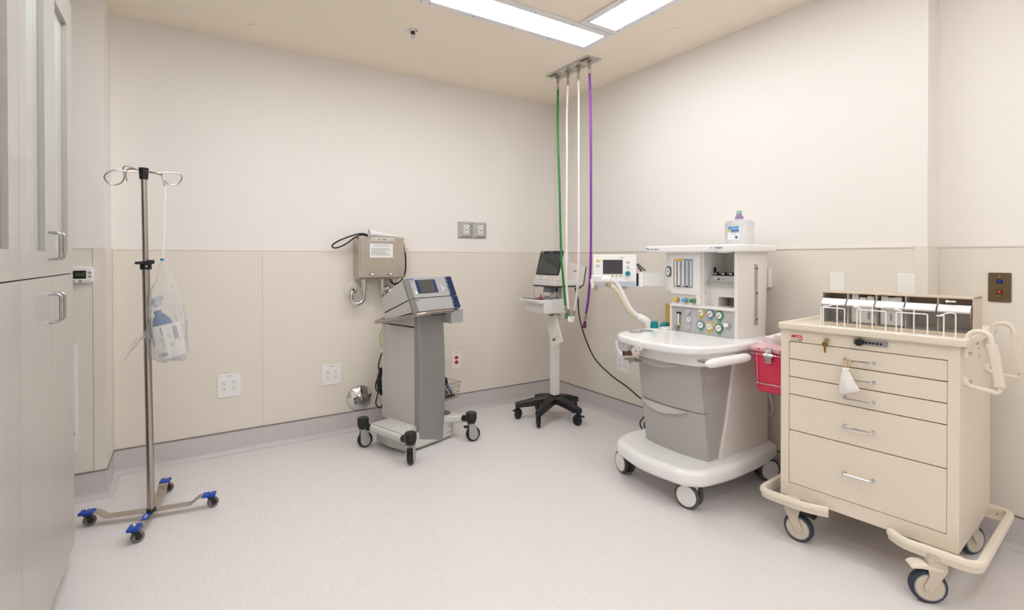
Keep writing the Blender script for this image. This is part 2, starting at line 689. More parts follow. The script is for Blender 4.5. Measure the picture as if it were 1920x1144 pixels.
outlet('power_outlet', 'white four-socket outlet low on back wall nearest the wheeled pole', on_back(.26, .458), .136, .154, (-.029, .029), WHITE)
outlet('power_outlet', 'white four-socket outlet low on back wall left of the chrome dome', on_back(.924, .449), .138, .152, (-.029, .029), WHITE)
outlet('power_outlet', 'white two-socket outlet with red sockets behind the grey machine', on_back(1.951, .444), .088, .150, (0,), REDM)
outlet('power_outlet', 'white four-socket outlet on right wall under the white machine top', on_right(2.951, .455), .138, .15, (-.029, .029), WHITE)

# outlet box half hidden behind the white machine's upright
Mb = on_right(1.752, 1.188)
t = thing('power_outlet', 'white boxed outlet on right wall behind the white machine upright', 'outlet', M=Mb, group='wall power outlets')
b = MB(Mb)
b.prism([(p[0], p[1]) for p in rrect(.076, .118, .005)], 0, .042, .003)
b.build('cover_plate', WHITE, t)
receptacle(t, Mb @ T(0, 0, .037), 0, .02, 1, WHITE)
receptacle(t, Mb @ T(0, 0, .037), 0, -.02, 1, WHITE)

# blank plates
for y, lab in ((1.349, 'blank white wall plate left of two, above the clear bins'),
               (1.035, 'blank white wall plate right of two, above the clear bins near the corner')):
    M = on_right(y, 1.170)
    t = thing('blank_plate', lab, 'wall plate', M=M, group='blank plates above the bins')
    b = MB(M)
    b.prism([(p[0], p[1]) for p in rrect(.074, .118, .005)], 0, .006, .0015)
    b.build('plate', WHITE, t, smooth=0)
    for s in (1, -1):
        MB(M).cyl((0, s * .042, .005), (0, s * .042, .0072), .0035, seg=12).build('screw', WHITEG, t)

# brown two-button call station
M = on_right(.7255, 1.172, XR - .004)
BROWN = mat('bronze_plate', (.17, .125, .065), .38, .6)
t = thing('switch_plate', 'brown metal wall plate with one blue and one red button', 'switch', M=M)
b = MB(M)
b.prism([(p[0], p[1]) for p in rrect(.079, .134, .006)], 0, .006, .003)
b.build('plate', BROWN, t, smooth=0)
for z, m in ((.028, mat('blue_button', (.01, .03, .42), .35)), (-.021, mat('red_button', (.55, .01, .01), .35))):
    MB(M).box((-.010, z - .009, .004), (.010, z + .009, .0085), .001, 1).build('button_surround', BLACK, t)
    bt = MB(M).box((-.0065, z - .0065, .007), (.0065, z + .0065, .0115), .0015, 2).build('button', m, t)
    if z < 0:
        print_rows(.008, .003, 1, M @ T(0, z, .0115), WHITE, bt, 4)
for z in (.048, -.041):
    MB(M).cyl((0, z, .005), (0, z, .0078), .0032, seg=12).build('screw', CHROME, t)
print_rows(.018, .004, 1, M @ T(.022, -.058, .006), INK, t, 5)

# pair of grey pyramid gas outlets
SILV = mat('silver_moulding', (.47, .46, .445), .34, .35)
for cx, lab in ((2.037, 'grey pyramid-edged gas outlet on back wall, left of the pair'),
                (2.178, 'grey pyramid-edged gas outlet on back wall, right of the pair')):
    M = on_back(cx, 1.550, YA)
    t = thing('gas_outlet', lab, 'gas outlet', M=M, group='gas outlets on the back wall')
    b = MB(M)
    w, h = .0685, .070
    def sq(a, bb, z):
        return [(-a, -bb, z), (a, -bb, z), (a, bb, z), (-a, bb, z)]
    b.loft([sq(w, h, 0), sq(w, h, .006), sq(w * .52, h * .72, .026), sq(w * .5, h * .7, .026)])
    b.build('cover', SILV, t, smooth=10)
    MB(M).box((-.030, -.044, .024), (.030, .046, .0285), .002, 1).build('face_plate', mat('face_plate_grey', (.62, .61, .60), .4), t)
    MB(M).box((-.027, .026, .028), (.027, .044, .0295)).build('label_strip', WHITE, t)
    MB(M).box((-.016, -.022, .028), (.016, .020, .032), .003, 2).build('socket', WHITEG, t)
    MB(M).cyl((0, .000, .031), (0, .000, .0335), .006, seg=14).build('gas_port', DARKHOLE, t)
    MB(M).cyl((0, -.034, .028), (0, -.034, .0305), .004, seg=10).build('screw', SCREWM, t)
    print_rows(.032, .010, 2, M @ T(0, .036, .0294), INK, t, 6)

# thermostat
M = on_back(-.466, 1.219, YL - .004)
t = thing('thermostat', 'white digital thermostat with dark display beside the cabinet', 'thermostat', M=M)
b = MB(M)
b.prism([(p[0], p[1]) for p in rrect(.126, .088, .022, 6)], 0, .026, .006)
b.build('case', WHITEG, t)
d = MB(M).box((-.052, -.021, .024), (.034, .023, .027), .001, 1).build('display', mat('lcd_green_black', (.022, .030, .014), .2), t)
LCD = mat('lcd_digits', (.10, .17, .06), .5)
text('50', .026, M @ T(-.002, .002, .0272), LCD, d, sx=.8)
print_rows(.020, .022, 3, M @ T(.021, .002, .0271), LCD, d, 7)
for x, y in ((.049, .012), (.050, -.009), (-.020, -.033), (.010, -.033)):
    b = MB(M @ T(x, y, 0))
    b.prism(circ(.008, 20, sx=1.15, sy=.8), .024, .029, .0015)
    b.build('button', mat('warm_grey_key', (.36, .34, .31), .4), t)
print_rows(.026, .004, 1, M @ T(.038, -.033, .0262), INK, t, 8)

# white access panel low on the left wall
M = on_back(-.555, .561, YL - .004)
t = thing('access_panel', 'white wall panel low beside the cabinet, mostly hidden', 'panel', M=M)
MB(M).box((-.080, -.287, 0), (.080, .287, .016), .004, 2).build('panel', WHITE, t)
MB(M).cyl((.068, -.19, .014), (.068, -.19, .019), .005, seg=12).build('screw', SCREWM, t)

# chrome dome near the skirting
M = on_back(1.128, .246)
t = thing('chrome_dome', 'polished chrome dome escutcheon low on back wall', 'escutcheon', M=M)
b = MB(M)
b.lathe([(.0, 0), (.097, 0), (.098, .004), (.092, .014), (.07, .026), (.045, .033), (.0, .036)], seg=40)
b.build('dome', CHROME, t)
b = MB(M)
b.lathe([(.0, .030), (.036, .032), (.037, .046), (.026, .055), (.016, .056), (.015, .068), (.0, .070)], seg=28)
b.build('hub', mat('smoked_chrome', (.42, .41, .40), .2, 1.0), t)
# ------------------------------------------------------------------ tall cabinets
LAM = streaky('grey_laminate', (.44, .418, .39), (.505, .483, .455), (6, 2.2, 520), rough=.30, bump=.03, contrast=(.3, .7), coat=.15)
LAMIN = mat('cabinet_interior', (.46, .44, .385), .5)
GLASS = clear('cabinet_glass', (.925, .935, .90), .015, .05, 1.2)
HANDM = mat('satin_pull', (.42, .42, .42), .28, 1.0)
XF = -.387


def cabinet(y0, y1, label, hand):
    W = thing('tall_cabinet', label, 'cabinet', (-.66, (y0 + y1) / 2, 0), group='tall grey cabinets')
    xb, xf = -.94, XF - .022
    b = MB()
    for y in (y0, y1 - .018):
        b.box((xb, y, .10), (xf, y + .018, 2.37))
    for z in (.10, 1.225, 1.247, 2.352):
        b.box((xb, y0 + .018, z), (xf, y1 - .018, z + .016))
    b.box((xb, y0 + .018, .10), (xb + .012, y1 - .018, 2.36))
    b.build('carcass', LAMIN, W)
    MB().box((xb, y0 + .001, 2.352), (XF, y1, 2.371)).build('top_panel', LAM, W)
    MB().box((xb, y1 - .002, .10), (xf, y1, 2.352)).build('end_panel', LAM, W)
    MB().box((xb, y0 + .01, 0), (XF - .07, y1 - .01, .10)).build('toe_kick', mat('toe_kick_grey', (.25, .24, .23), .5), W)
    for z in (1.55, 1.83, 2.10):
        MB().box((xb + .012, y0 + .018, z), (xf - .03, y1 - .018, z + .02)).build('shelf', WHITE, W)
    ye = y1 - .030 if hand else y1
    MB().box((xf - .002, y0, 1.238), (XF - .010, ye, 1.249)).build('reveal', DARKHOLE, W)
    if hand:
        MB().box((xf - .002, ye - .001, 1.236), (XF - .002, y1 - .0012, 1.2485)).build('reveal_end', LAM, W)
    ym = (y0 + y1) / 2
    for k, (a, c) in enumerate(((y0 + .0018, ym - .0012), (ym + .0012, y1 - .0008))):
        zt, zb = 2.352, 1.2455
        o0, o1 = (a + .083, c - .090) if k == 0 else (a + .080, c - .104)
        gz0, gz1 = 1.330, 2.254
        f = MB()
        f.box((xf, a, zb), (XF, o0, zt), .0004, 1)
        f.box((xf, o1, zb), (XF, c, zt), .0004, 1)
        f.box((xf, o0 - .002, zb), (XF, o1 + .002, gz0), .0008, 1)
        f.box((xf, o0 - .002, gz1), (XF, o1 + .002, zt), .0008, 1)
        d = f.build('glass_door', LAM, W)
        MB().box((xf + .003, o0 - .006, gz0 - .006), (xf + .007, o1 + .006, gz1 + .006)).build('glass_pane', GLASS, d)
        l = MB().box((xf, a, .10), (XF, c, 1.2415), .0004, 1).build('lower_door', LAM, W)
        yh = ym - .043 if k == 0 else ym + .032
        for (par, z0, z1) in ((d, 1.304, 1.397), (l, 1.084, 1.182)):
            P = fillet([(XF, yh, z0), (XF + .030, yh, z0), (XF + .030, yh, z1), (XF, yh, z1)], .012, 5)
            MB().tube(P, .0043, 10).build('pull_handle', HANDM, par)
    return W


cabinet(1.971, 2.808, 'tall grey cabinet with glass upper doors, nearest the thermostat', 1)
cabinet(1.133, 1.970, 'tall grey cabinet cut off by the left edge of the photo', 0)

# ------------------------------------------------------------------ wheeled pole
BLUE = mat('blue_pad', (.005, .06, .46), .4)
GREYW = mat('grey_rubber_wheel', (.17, .16, .16), .55)
IVW = ((-.397, 3.193), (-.190, 2.884), (.118, 3.082), (-.083, 3.412))
PC = V((-.138, 3.130, 0))
t = thing('iv_pole', 'tall steel drip pole on four blue-tipped casters beside the cabinet', 'IV pole', PC)
top = V((-.157, 3.096, 1.742))
bot = V((PC.x + .003, PC.y - .020, .044))
mid = bot.lerp(top, (1.283 - .05) / (1.742 - .05))
b = MB()
b.cyl(bot, mid, .0165, seg=24)
b.build('lower_tube', STEELD, t)
MB().cyl(mid - V((0, 0, .05)), top, .0128, seg=24).build('upper_tube', STEELD, t)
b = MB()
b.cyl(bot - V((0, 0, .004)), bot + V((0, 0, .010)), .021, seg=24)
b.build('tube_socket', mat('dark_collar', (.05, .05, .05), .4, .5), t)
cl = MB()
cl.cyl(mid - V((0, 0, .030)), mid + V((0, 0, .012)), .0245, seg=20, bev=.003)
cl.box((mid.x - .043, mid.y - .03, mid.z - .004), (mid.x - .006, mid.y + .012, mid.z + .010), .004)
cl.box((mid.x + .006, mid.y - .03, mid.z - .002), (mid.x + .036, mid.y + .012, mid.z + .018), .004)
cl = cl.build('height_clamp', BLACK, t)
MB().cyl((mid.x + .004, mid.y - .029, mid.z - .014), (mid.x + .004, mid.y - .020, mid.z - .014), .004, seg=10).build('clamp_screw', CHROME, cl)
b = MB()
b.cyl(top - V((0, 0, .045)), top + V((0, 0, .012)), .018, .021, seg=20, bev=.003)
b.build('head_collar', BLACK, t)
# four hook wire: two big loops left and right, two open hooks front and back
th = top - V((0, 0, .012))
vx, vy = V((1, .05, 0)), V((-.05, 1, 0))
L1 = [(0, .0, .005), (-.06, -.005, .0), (-.114, -.01, .0), (-.145, -.012, -.022), (-.150, -.012, -.045), (-.125, -.012, -.070), (-.092, -.01, -.062), (-.075, -.008, -.03), (-.080, -.006, .005), (-.074, -.004, .024), (-.05, 0, .022), (-.02, .0, .010)]
R1 = [(0, .0, .005), (.05, .005, .004), (.10, .01, .012), (.148, .012, .010), (.158, .012, -.012), (.140, .012, -.042), (.100, .01, -.046), (.078, .008, -.012), (.072, .006, .008)]
F1 = [(0, -.01, .008), (.045, -.04, -.002), (.070, -.055, -.014), (.078, -.06, -.035), (.084, -.062, -.066)]
K1 = [(0, .01, .008), (-.04, .04, .02), (-.066, .055, .016), (-.072, .06, -.01), (-.066, .062, -.04)]
for L in (L1, R1, F1, K1):
    P = spline([th + vx * a + vy * c + V((0, 0, z)) for a, c, z in L], 6)
    MB().tube(P, .0032, 8).build('hook', STEELD, t)
for ex, ey in IVW:
    e = V((ex, ey, 0)) - PC
    L = e.length
    M = T(PC.x, PC.y, 0) @ Matrix.Rotation(math.atan2(e.y, e.x), 4, 'Z')
    b = MB(M)
    prof = fillet([(0, 0, .038), (L - .085, 0, .038), (L - .048, 0, .0685), (L + .022, 0, .0685)], .009, 4)
    hw = .022
    rings = []
    for i, p in enumerate(prof):
        d = (prof[min(i + 1, len(prof) - 1)] - prof[max(i - 1, 0)]).normalized()
        nn = V((-d.z, 0, d.x)) * .0035
        rings.append([p + nn + V((0, -hw, 0)), p + nn + V((0, hw, 0)), p - nn + V((0, hw, 0)), p - nn + V((0, -hw, 0))])
    b.loft(rings)
    arm = b.build('base_arm', STEEL, t)
    b = MB(M)
    b.box((L - .034, -.0245, .0635), (L + .026, .0245, .0765), .003, 2)
    b.build('blue_pad', BLUE, arm)
    b = MB(M)
    b.cyl((L, 0, .075), (L, 0, .081), .009, seg=14)
    b.ball((L, 0, .084), .0085, seg=14)
    b.build('cap_nut', CHROME, arm)
    ca = MB(T(PC.x + e.x, PC.y + e.y, 0) @ RZ(25))
    ca.cyl((0, 0, .054), (0, 0, .0645), .015, seg=18)
    for s in (-1, 1):
        ca.prism([(-.010, .058), (.012, .058), (.0235, .034), (.022, .020), (.012, .018), (.0, .034)], s * .013 - .0015, s * .013 + .0015,
                 M=Matrix.Rotation(pi / 2, 4, 'X'))
    c = ca.build('caster', BLACK, t)
    wh = MB(T(PC.x + e.x, PC.y + e.y, 0) @ RZ(25))
    wh.cyl((.014, -.0105, .0265), (.014, .0105, .0265), .0265, seg=28, bev=.004)
    wh.build('wheel', GREYW, c)
    wh = MB(T(PC.x + e.x, PC.y + e.y, 0) @ RZ(25))
    wh.cyl((.014, -.0112, .0265), (.014, .0112, .0265), .014, seg=20)
    wh.build('wheel_hub', BLACK, c)
lb = MB(T(PC.x, PC.y, 0) @ Matrix.Rotation(math.atan2(-.248, -.053), 4, 'Z'))
lb.box((.045, -.013, .0414), (.115, .013, .0426))
lb = lb.build('blue_label', BLUE, t)
print_rows(.040, .012, 2, T(PC.x, PC.y, 0) @ Matrix.Rotation(math.atan2(-.248, -.053), 4, 'Z') @ T(.080, 0, .0426), WHITE, lb, 9)

# clear bag with its contents, hung by a cord
BAG = clear('clear_bag_film', (.97, .97, .97), .17, .14, 1.38, thin=True)
hk = th + vx * .084 + vy * -.062 + V((0, 0, -.066))
bt = V((hk.x - .012, hk.y + .008, 1.300))
t = thing('plastic_bag', 'clear plastic bag hanging by a white cord from the pole hook', 'bag', (bt.x, bt.y, .80))
b = MB()
b.tube([hk + V((0, 0, .006)), hk + V((-.002, 0, -.1)), bt], .0022, 8)
b.tube([hk + V((.004, 0, .004)), hk + V((.004, .004, -.1)), bt + V((.006, .004, 0))], .0016, 8)
b.build('cord', mat('white_cord', (.85, .83, .80), .6), t)
MB().cyl(bt + V((0, 0, -.004)), bt + V((0, 0, .006)), .0085, seg=14).build('teal_tie', mat('teal_tie', (.0, .22, .30), .4), t)
secs = [(1.303, -.078, .007), (1.285, -.078, .010), (1.262, -.080, .018), (1.21, -.070, .034), (1.146, -.078, .053), (1.06, -.066, .070), (.99, -.062, .077),
        (.90, -.058, .079), (.84, -.054, .079), (.812, -.050, .070), (.798, -.046, .045)]
rings = []
rr = random.Random(5)
n = 36
ph = [rr.uniform(0, 6.28) for _ in range(6)]
for z, x, r in secs:
    ring = []
    for k in range(n):
        a = 2 * pi * k / n
        w = 1 + .10 * sin(5 * a + ph[0] + z * 9) + .07 * sin(9 * a + ph[1] - z * 14) + .05 * sin(14 * a + ph[2] + z * 30)
        ring.append((x + r * w * cos(a), bt.y + .76 * r * w * sin(a), z + .008 * sin(3 * a + ph[3])))
    rings.append(ring)
b = MB()
b.loft(rings)
b.build('bag_film', BAG, t, smooth=25)
fl = MB()
rings = []
for q, (cx, z, r) in enumerate([(-.130, .95, .016), (-.165, .925, .030), (-.195, .885, .042), (-.215, .86, .046), (-.222, .845, .040)]):
    rings.append([(cx + .4 * r * cos(a) * (1 + .2 * sin(4 * a + q)), bt.y + .028 + .5 * r * sin(a), z + r * cos(a) * .9) for a in [2 * pi * k / 20 for k in range(20)]])
fl.loft(rings)
fl.build('bag_flap', BAG, t, smooth=25)

t = thing('resuscitator', 'blue squeeze-bulb breathing bag inside the clear plastic bag', 'resuscitator', (-.09, bt.y, .90))
Mr = T(-.074, bt.y + .008, .955) @ Matrix.Rotation(radians(-18), 4, 'Y') @ Matrix.Diagonal((1.04, .85, 1.0, 1))
MB().lathe([(.0, -.092), (.020, -.090), (.034, -.070), (.042, -.035), (.043, .0), (.038, .04), (.025, .068), (.016, .078), (.016, .098), (.0, .100)], Mr).build('bulb', mat('blue_silicone', (.13, .22, .43), .4), t)
b = MB()
b.cyl((-.100, bt.y, 1.072), (-.113, bt.y - .004, 1.105), .018, seg=18)
b.cyl((-.118, bt.y - .010, 1.100), (-.085, bt.y + .012, 1.112), .012, seg=16)
b.build('valve', clear('clear_valve', (.85, .88, .9), .35, .15), t)
t2 = thing('leaflet', 'white printed instruction leaflet inside the clear plastic bag', 'leaflet', (-.06, bt.y - .03, .82))
Ml = T(-.052, bt.y - .0400, .905) @ Matrix.Rotation(radians(5), 4, 'Z') @ Matrix.Rotation(radians(-11), 4, 'Y')
b = MB(Ml)
rings = []
for k in range(9):
    u = -.058 + .0145 * k
    d = .010 * (k / 4 - 1) ** 2
    rings.append([(u, d, -.086), (u, d, .080), (u, d + .0008, .080), (u, d + .0008, -.086)])
b.loft(rings)
pg = b.build('sheet', PAPER, t2)
Mf = Ml @ face_mat((0, -.0012, 0), (1, 0, 0), (0, 0, 1))
print_rows(.036, .008, 1, Mf @ T(-.026, .050, .0006) @ RZ(-90), INK, t2, 12)
print_rows(.085, .020, 3, Mf @ T(.030, .022, -.002) @ RZ(-90), INK, t2, 13)
for k, (x, y, w, h) in enumerate(((-.03, .01, .020, .016), (.0, .025, .014, .018), (-.028, -.02, .012, .022), (.004, -.022, .016, .014))):
    bb = MB(Mf @ T(x, y, -.001))
    for q in range(3):
        bb.box((-w / 2, -h / 2 + q * h / 2.6, 0), (w / 2, -h / 2 + q * h / 2.6 + .0015, .0006))
    bb.build('printed_figure', INK, t2)
bb = MB(Mf @ T(-.034, -.064, .003))
for q in range(8):
    bb.box((-.014 + q * .0036, -.009, 0), (-.014 + q * .0036 + (.0022 if q % 3 else .0012), .009, .0006))
bb.build('barcode', INK, t2)

# ------------------------------------------------------------------ stainless wall box with drains
t = thing('drain_box', 'stainless steel utility box on back wall with chrome drain pipes below', 'utility box', (1.256, YA, 1.15))
b = MB()
prof = fillet([(YA, 1.467, 0), (3.722, 1.467, 0), (3.722, 1.150, 0), (3.800, 1.150, 0), (YA, 1.185, 0)], [0, .002, .022, .01, 0], 4)
Mx = Matrix(((0, 0, 1, 0), (1, 0, 0, 0), (0, 1, 0, 0), (0, 0, 0, 1)))
b.prism([(p[0], p[1]) for p in prof], 1.084, 1.431, .0015, Mx)
b.build('housing', STEEL, t)
b = MB()
b.box((1.094, 3.7185, 1.205), (1.424, 3.7225, 1.446), .001, 1)
b.build('front_panel', STEEL, t)
b = MB()
b.box((1.165, 3.7155, 1.313), (1.340, 3.7187, 1.415))
lb = b.build('notice', PAPER, t)
Mf = face_mat((1.2525, 3.7153, 1.364), (1, 0, 0), (0, 0, 1))
print_rows(.130, .007, 1, Mf @ T(0, .037, 0), mat('blue_ink', (.05, .09, .35), .6), lb, 10)
print_rows(.155, .058, 8, Mf @ T(0, -.008, 0), INK, lb, 11, fill=.6)
b = MB()
b.box((1.168, 3.7150, 1.436), (1.355, 3.7186, 1.462), .001, 1)
lt = b.build('latch_plate', mat('pale_plate', (.66, .63, .58), .4, .4), t)
for x in (1.19, 1.335):
    MB().cyl((x, 3.716, 1.449), (x, 3.708, 1.449), .007, seg=14).build('latch_screw', CHROME, lt)
for x in (1.232, 1.260, 1.280):
    MB().cyl((x, 3.716, 1.449), (x, 3.7135, 1.449), .0045, seg=12).build('latch_hole', DARKHOLE, lt)
for x in (1.100, 1.416):
    for z in (1.235, 1.335):
        MB().cyl((x, 3.719, z), (x, 3.7155, z), .0055, seg=12, bev=.001).build('bolt', STEEL, t)
for x in (1.178, 1.317):
    b = MB()
    b.cyl((x, 3.722, 1.185), (x, 3.708, 1.187), .009, seg=14)
    b.ball((x + .004, 3.702, 1.187), .012, (1.5, .8, .75))
    b.build('valve_knob', CHROME, t)


def slip(b, x, y, z0, z1):
    b.cyl((x, y, z0), (x, y, z1), .0165, seg=20)
    b.cyl((x, y, z1 - .012), (x, y, z1 + .002), .019, seg=20)
    b.cyl((x, y, z0 + .006), (x, y, z0 + .026), .0225, seg=14, bev=.002)


for x0 in (1.143, 1.283):
    y0 = 3.800
    b = MB()
    slip(b, x0, y0, 1.062, 1.152)
    b.cyl((x0, y0, 1.01), (x0, y0, 1.075), .0145, seg=20)
    b.build('tailpiece', CHROME, t)
    s = -1 if x0 < 1.2 else 1
    if s > 0:
        x1 = x0 + .058
    else:
        x1 = x0 - .094
    R = abs(x1 - x0) / 2
    cx = (x0 + x1) / 2
    zt = 1.015
    arc = [(cx + (x0 - cx) * cos(a), y0, zt - R * sin(a)) for a in [pi * k / 12 for k in range(13)]]
    P = [(x0, y0, zt + .03)] + arc + [(x1, y0, zt + .022)]
    P += [(x1 + .006, y0 + .004, zt + .045), (x1 + .018, y0 + .022, zt + .055), (x1 + .024, YA - .004, zt + .056)]
    b = MB()
    b.tube(P, .0155, 16)
    b.cyl((x1, y0, zt - .004), (x1, y0, zt + .020), .0205, seg=16, bev=.002)
    b.cyl((cx, y0, zt - R - .022), (cx, y0, zt - R - .010), .011, seg=8)
    b.build('trap', CHROME, t)
    M = on_back(1.088 if s < 0 else 1.345, 1.066 if s < 0 else 1.058, YA - .004)
    if s < 0:
        MB(M).lathe([(.0, 0), (.072, 0), (.071, .004), (.062, .008), (.02, .010), (.0, .010)], seg=36).build('wall_flange', mat('cream_flange', (.74, .70, .62), .4), t)
        MB(M).lathe([(.0, .005), (.027, .008), (.022, .020), (.0, .022)], seg=24).build('escutcheon', CHROME, t)
    else:
        MB(M).lathe([(.0, 0), (.036, 0), (.035, .006), (.026, .016), (.0, .020)], seg=28).build('escutcheon', CHROME, t)
# valve and hose at the right side
b = MB()
b.cyl((1.431, 3.79, 1.408), (1.470, 3.79, 1.408), .010, seg=14)
b.cyl((1.462, 3.79, 1.385), (1.462, 3.79, 1.422), .011, seg=14)
b.box((1.458, 3.770, 1.352), (1.484, 3.782, 1.392), .003)
b.build('supply_valve', CHROME, t)
P = spline([(1.462, 3.79, 1.395), (1.468, 3.785, 1.29), (1.464, 3.785, 1.20), (1.435, 3.79, 1.135), (1.392, 3.80, 1.108), (1.362, 3.80, 1.118), (1.345, 3.80, 1.150)], 6)
MB().tube(P, .0065, 10).build('supply_hose', RUBBER, t)
b = MB()
b.cyl((1.378, 3.80, 1.150), (1.378, 3.80, 1.118), .012, seg=14)
b.cyl((1.405, 3.80, 1.152), (1.405, 3.80, 1.128), .010, seg=14)
b.build('hose_coupling', CHROME, t)

t = thing('rolled_paper', 'white rolled-up paper lying on top of the steel wall box', 'paper roll', (1.29, 3.79, 1.467))
b = MB()
rings = []
for k in range(9):
    f = k / 8
    x = 1.178 + .235 * f
    r = .0225 * (1 - f) ** 1.1 + .006
    ang = f * .6
    cy = 3.785 + .004 * f
    rings.append([(x, cy + r * cos(a) * (1 + .9 * f), 1.4685 + r + r * sin(a)) for a in [2 * pi * j / 20 for j in range(20)]])
b.loft(rings, caps=False)
sh = b.build('sheet', PAPER, t, smooth=60)
sh.modifiers.new('thick', 'SOLIDIFY').thickness = .0012
t = thing('looped_cable', 'black cord looped over the left end of the steel wall box', 'cord', (1.06, 3.80, 1.467))
P = spline([(1.36, 3.83, 1.4745), (1.28, 3.825, 1.4745), (1.20, 3.828, 1.474), (1.155, 3.80, 1.490), (1.10, 3.79, 1.488), (1.02, 3.79, 1.462), (.955, 3.80, 1.432), (.918, 3.81, 1.402), (.928, 3.812, 1.384),
            (.968, 3.81, 1.390), (1.02, 3.80, 1.418), (1.075, 3.79, 1.462), (1.125, 3.79, 1.482), (1.18, 3.815, 1.4745), (1.27, 3.845, 1.4742)], 6)
MB().tube(P, .0055, 10).build('cord', RUBBER, t)
# ------------------------------------------------------------------ grey surgical generator on its cart
BODYG = mat('pale_grey_shell', (.56, .535, .51), .42)
COLG = mat('column_grey', (.30, .295, .29), .36, .25)
FACEG = mat('face_grey', (.40, .395, .395), .4)
EDGEG = mat('edge_grey', (.25, .245, .24), .4)
OFFW = mat('off_white_base', (.60, .595, .57), .4)
NAVY = mat('navy_panel', (.006, .022, .105), .3)
BLKCAP = mat('caster_cap_black', (.014, .014, .015), .38)
SILVC = mat('silver_caster', (.42, .42, .42), .35, .5)
ME = T(1.444, 3.262, 0) @ RZ(17)
PRWZ = Matrix(((0, 0, 1, 0), (1, 0, 0, 0), (0, 1, 0, 0), (0, 0, 0, 1)))   # outline (w, z) pulled along u
g = thing('surgical_generator_cart', 'grey surgical generator on a curved column cart with four casters', 'medical cart', M=ME)

b = MB(ME)
rings = []
for k in range(15):
    z = .012 + (.935 - .012) * k / 14
    d = -.026 * sin(pi * z / .95)
    rings.append([(-.114, .034, z), (-.110, .004 + d * .9, z), (-.1035, -.001 + d, z), (.113, -.001 + d, z), (.118, .006 + d * .9, z), (.122, .034, z)])
b.loft(rings)
cf = b.build('column', COLG, g, smooth=20)
b = MB(ME)
b.box((-.114, .030, .150), (.118, .355, .833), .003, 2)
b.build('body', BODYG, g)
b = MB(ME)
b.box((-.113, .359, .150), (.113, .402, .835), .006, 2)
b.build('rear_cover', BODYG, g)
b = MB(ME)
pr = [(.032, .841), (.40, .841), (.40, .880), (.20, .935), (.032, .950)]
b.prism(pr, -.118, .118, .002, PRWZ)
b.build('neck', BODYG, g)
b = MB(ME)
b.box((-.1185, .034, .8325), (-.1135, .150, .8415))
b.box((-.1185, .185, .8325), (-.1135, .310, .8415))
b.build('tray_gap', DARKHOLE, g)
b = MB(ME)
b.prism([(.028 * cos(radians(x)) + .062, .831 + .024 * sin(radians(x))) for x in range(180, 361, 15)], -.122, -.112, .002, PRWZ)
b.build('round_latch', BODYG, g)

A, B = V((0, .008, 1.178)), V((0, -.1, .958))
S = A.lerp(B, .62)
b = MB(ME)
b.prism([(S.y + .02, S.z), (A.y + .02, A.z), (.300, 1.022), (.262, .928)], -.196, .192, .004, PRWZ, side_bev=True)
u_ = b.build('upper_module', BODYG, g)
b = MB(ME)
b.prism([(B.y + .02, B.z), (S.y + .02, S.z - .006), (.260, .921), (.243, .873)], -.196, .192, .004, PRWZ, side_bev=True)
l_ = b.build('lower_module', BODYG, g)
b = MB(ME)
b.prism([(S.y + .03, S.z - .01), (S.y + .035, S.z + .004), (.255, .930), (.253, .916)], -.1935, .193, 0, PRWZ)
b.build('module_gap', DARKHOLE, g)
b = MB(ME)
b.prism([(B.y + .03, B.z - .008), (B.y + .03, B.z + .01), (.240, .878), (.236, .864)], -.1935, .193, 0, PRWZ)
b.build('mounting_pad', DARKHOLE, g)
up = (A - B).normalized()
FM = ME @ face_mat((A + B) / 2, (1, 0, 0), up)


def bezel(y0, y1, nm):
    b = MB(FM)
    b.loft([[(-.199, y0, -.050), (.194, y0, -.050), (.194, y1, -.050), (-.199, y1, -.050)],
            [(-.203, y0, -.030), (.199, y0, -.030), (.199, y1, -.030), (-.203, y1, -.030)],
            [(-.182, y0 + .001, -.001), (.1985, y0 + .001, -.001), (.1985, y1 - .002, -.001), (-.182, y1 - .002, -.001)]])
    o = b.build(nm, EDGEG, g, smooth=10)
    MB(FM).box((-.182, y0 + .001, -.004), (.1988, y1 - .001, 0)).build('face_plate', FACEG, o)
    return o


bu = bezel(-.0275, .1225, 'front_bezel')
bl = bezel(-.1225, -.0315, 'front_bezel')
for (y0, y1, par) in ((-.0262, .119, bu), (-.121, -.033, bl)):
    b = MB(FM)
    b.box((.136, y0, -.002), (.1992, y1, .0012), .001, 1)
    b.build('socket_panel', NAVY, par)
SK = mat('socket_dark_blue', (.003, .008, .035), .35)
LB = mat('light_blue_print', (.45, .55, .75), .5)
for y in (.096, .050, .006, -.062):
    par = bu if y > -.03 else bl
    for dx, dy in ((.158, .006), (.180, .010), (.170, -.012)):
        MB(FM).cyl((dx, y + dy, .0), (dx, y + dy, .0035), .0075, seg=16).build('socket', SK, par)
    print_rows(.036, .0075, 1, FM @ T(.1425, y + .002, .0013) @ RZ(-90), LB, par, int(y * 1000) + 90)
b = MB(FM)
b.box((-.140, .002, -.004), (.039, .1025, .0015), .001, 1)
sc = b.build('screen_panel', NAVY, bu)
MB(FM).box((-.117, .005, .001), (.016, .099, .0024)).build('screen', mat('screen_grey', (.075, .072, .070), .22), bu)
for y in (.085, .06, .036, .014):
    for x in (-.128, .028):
        MB(FM).box((x - .007, y - .003, .0014), (x + .007, y + .003, .0022)).build('soft_key', mat('blue_key', (.02, .07, .26), .4), bu)
for x, y, r in ((-.158, .010, .010), (.078, .040, .007), (.094, .030, .007), (.081, .016, .007)):
    MB(FM).cyl((x, y, -.001), (x, y, .005), r, seg=18, bev=.002).build('button', WHITEG, bu)
EB = mat('erbe_blue_ink', (.03, .06, .45), .5)
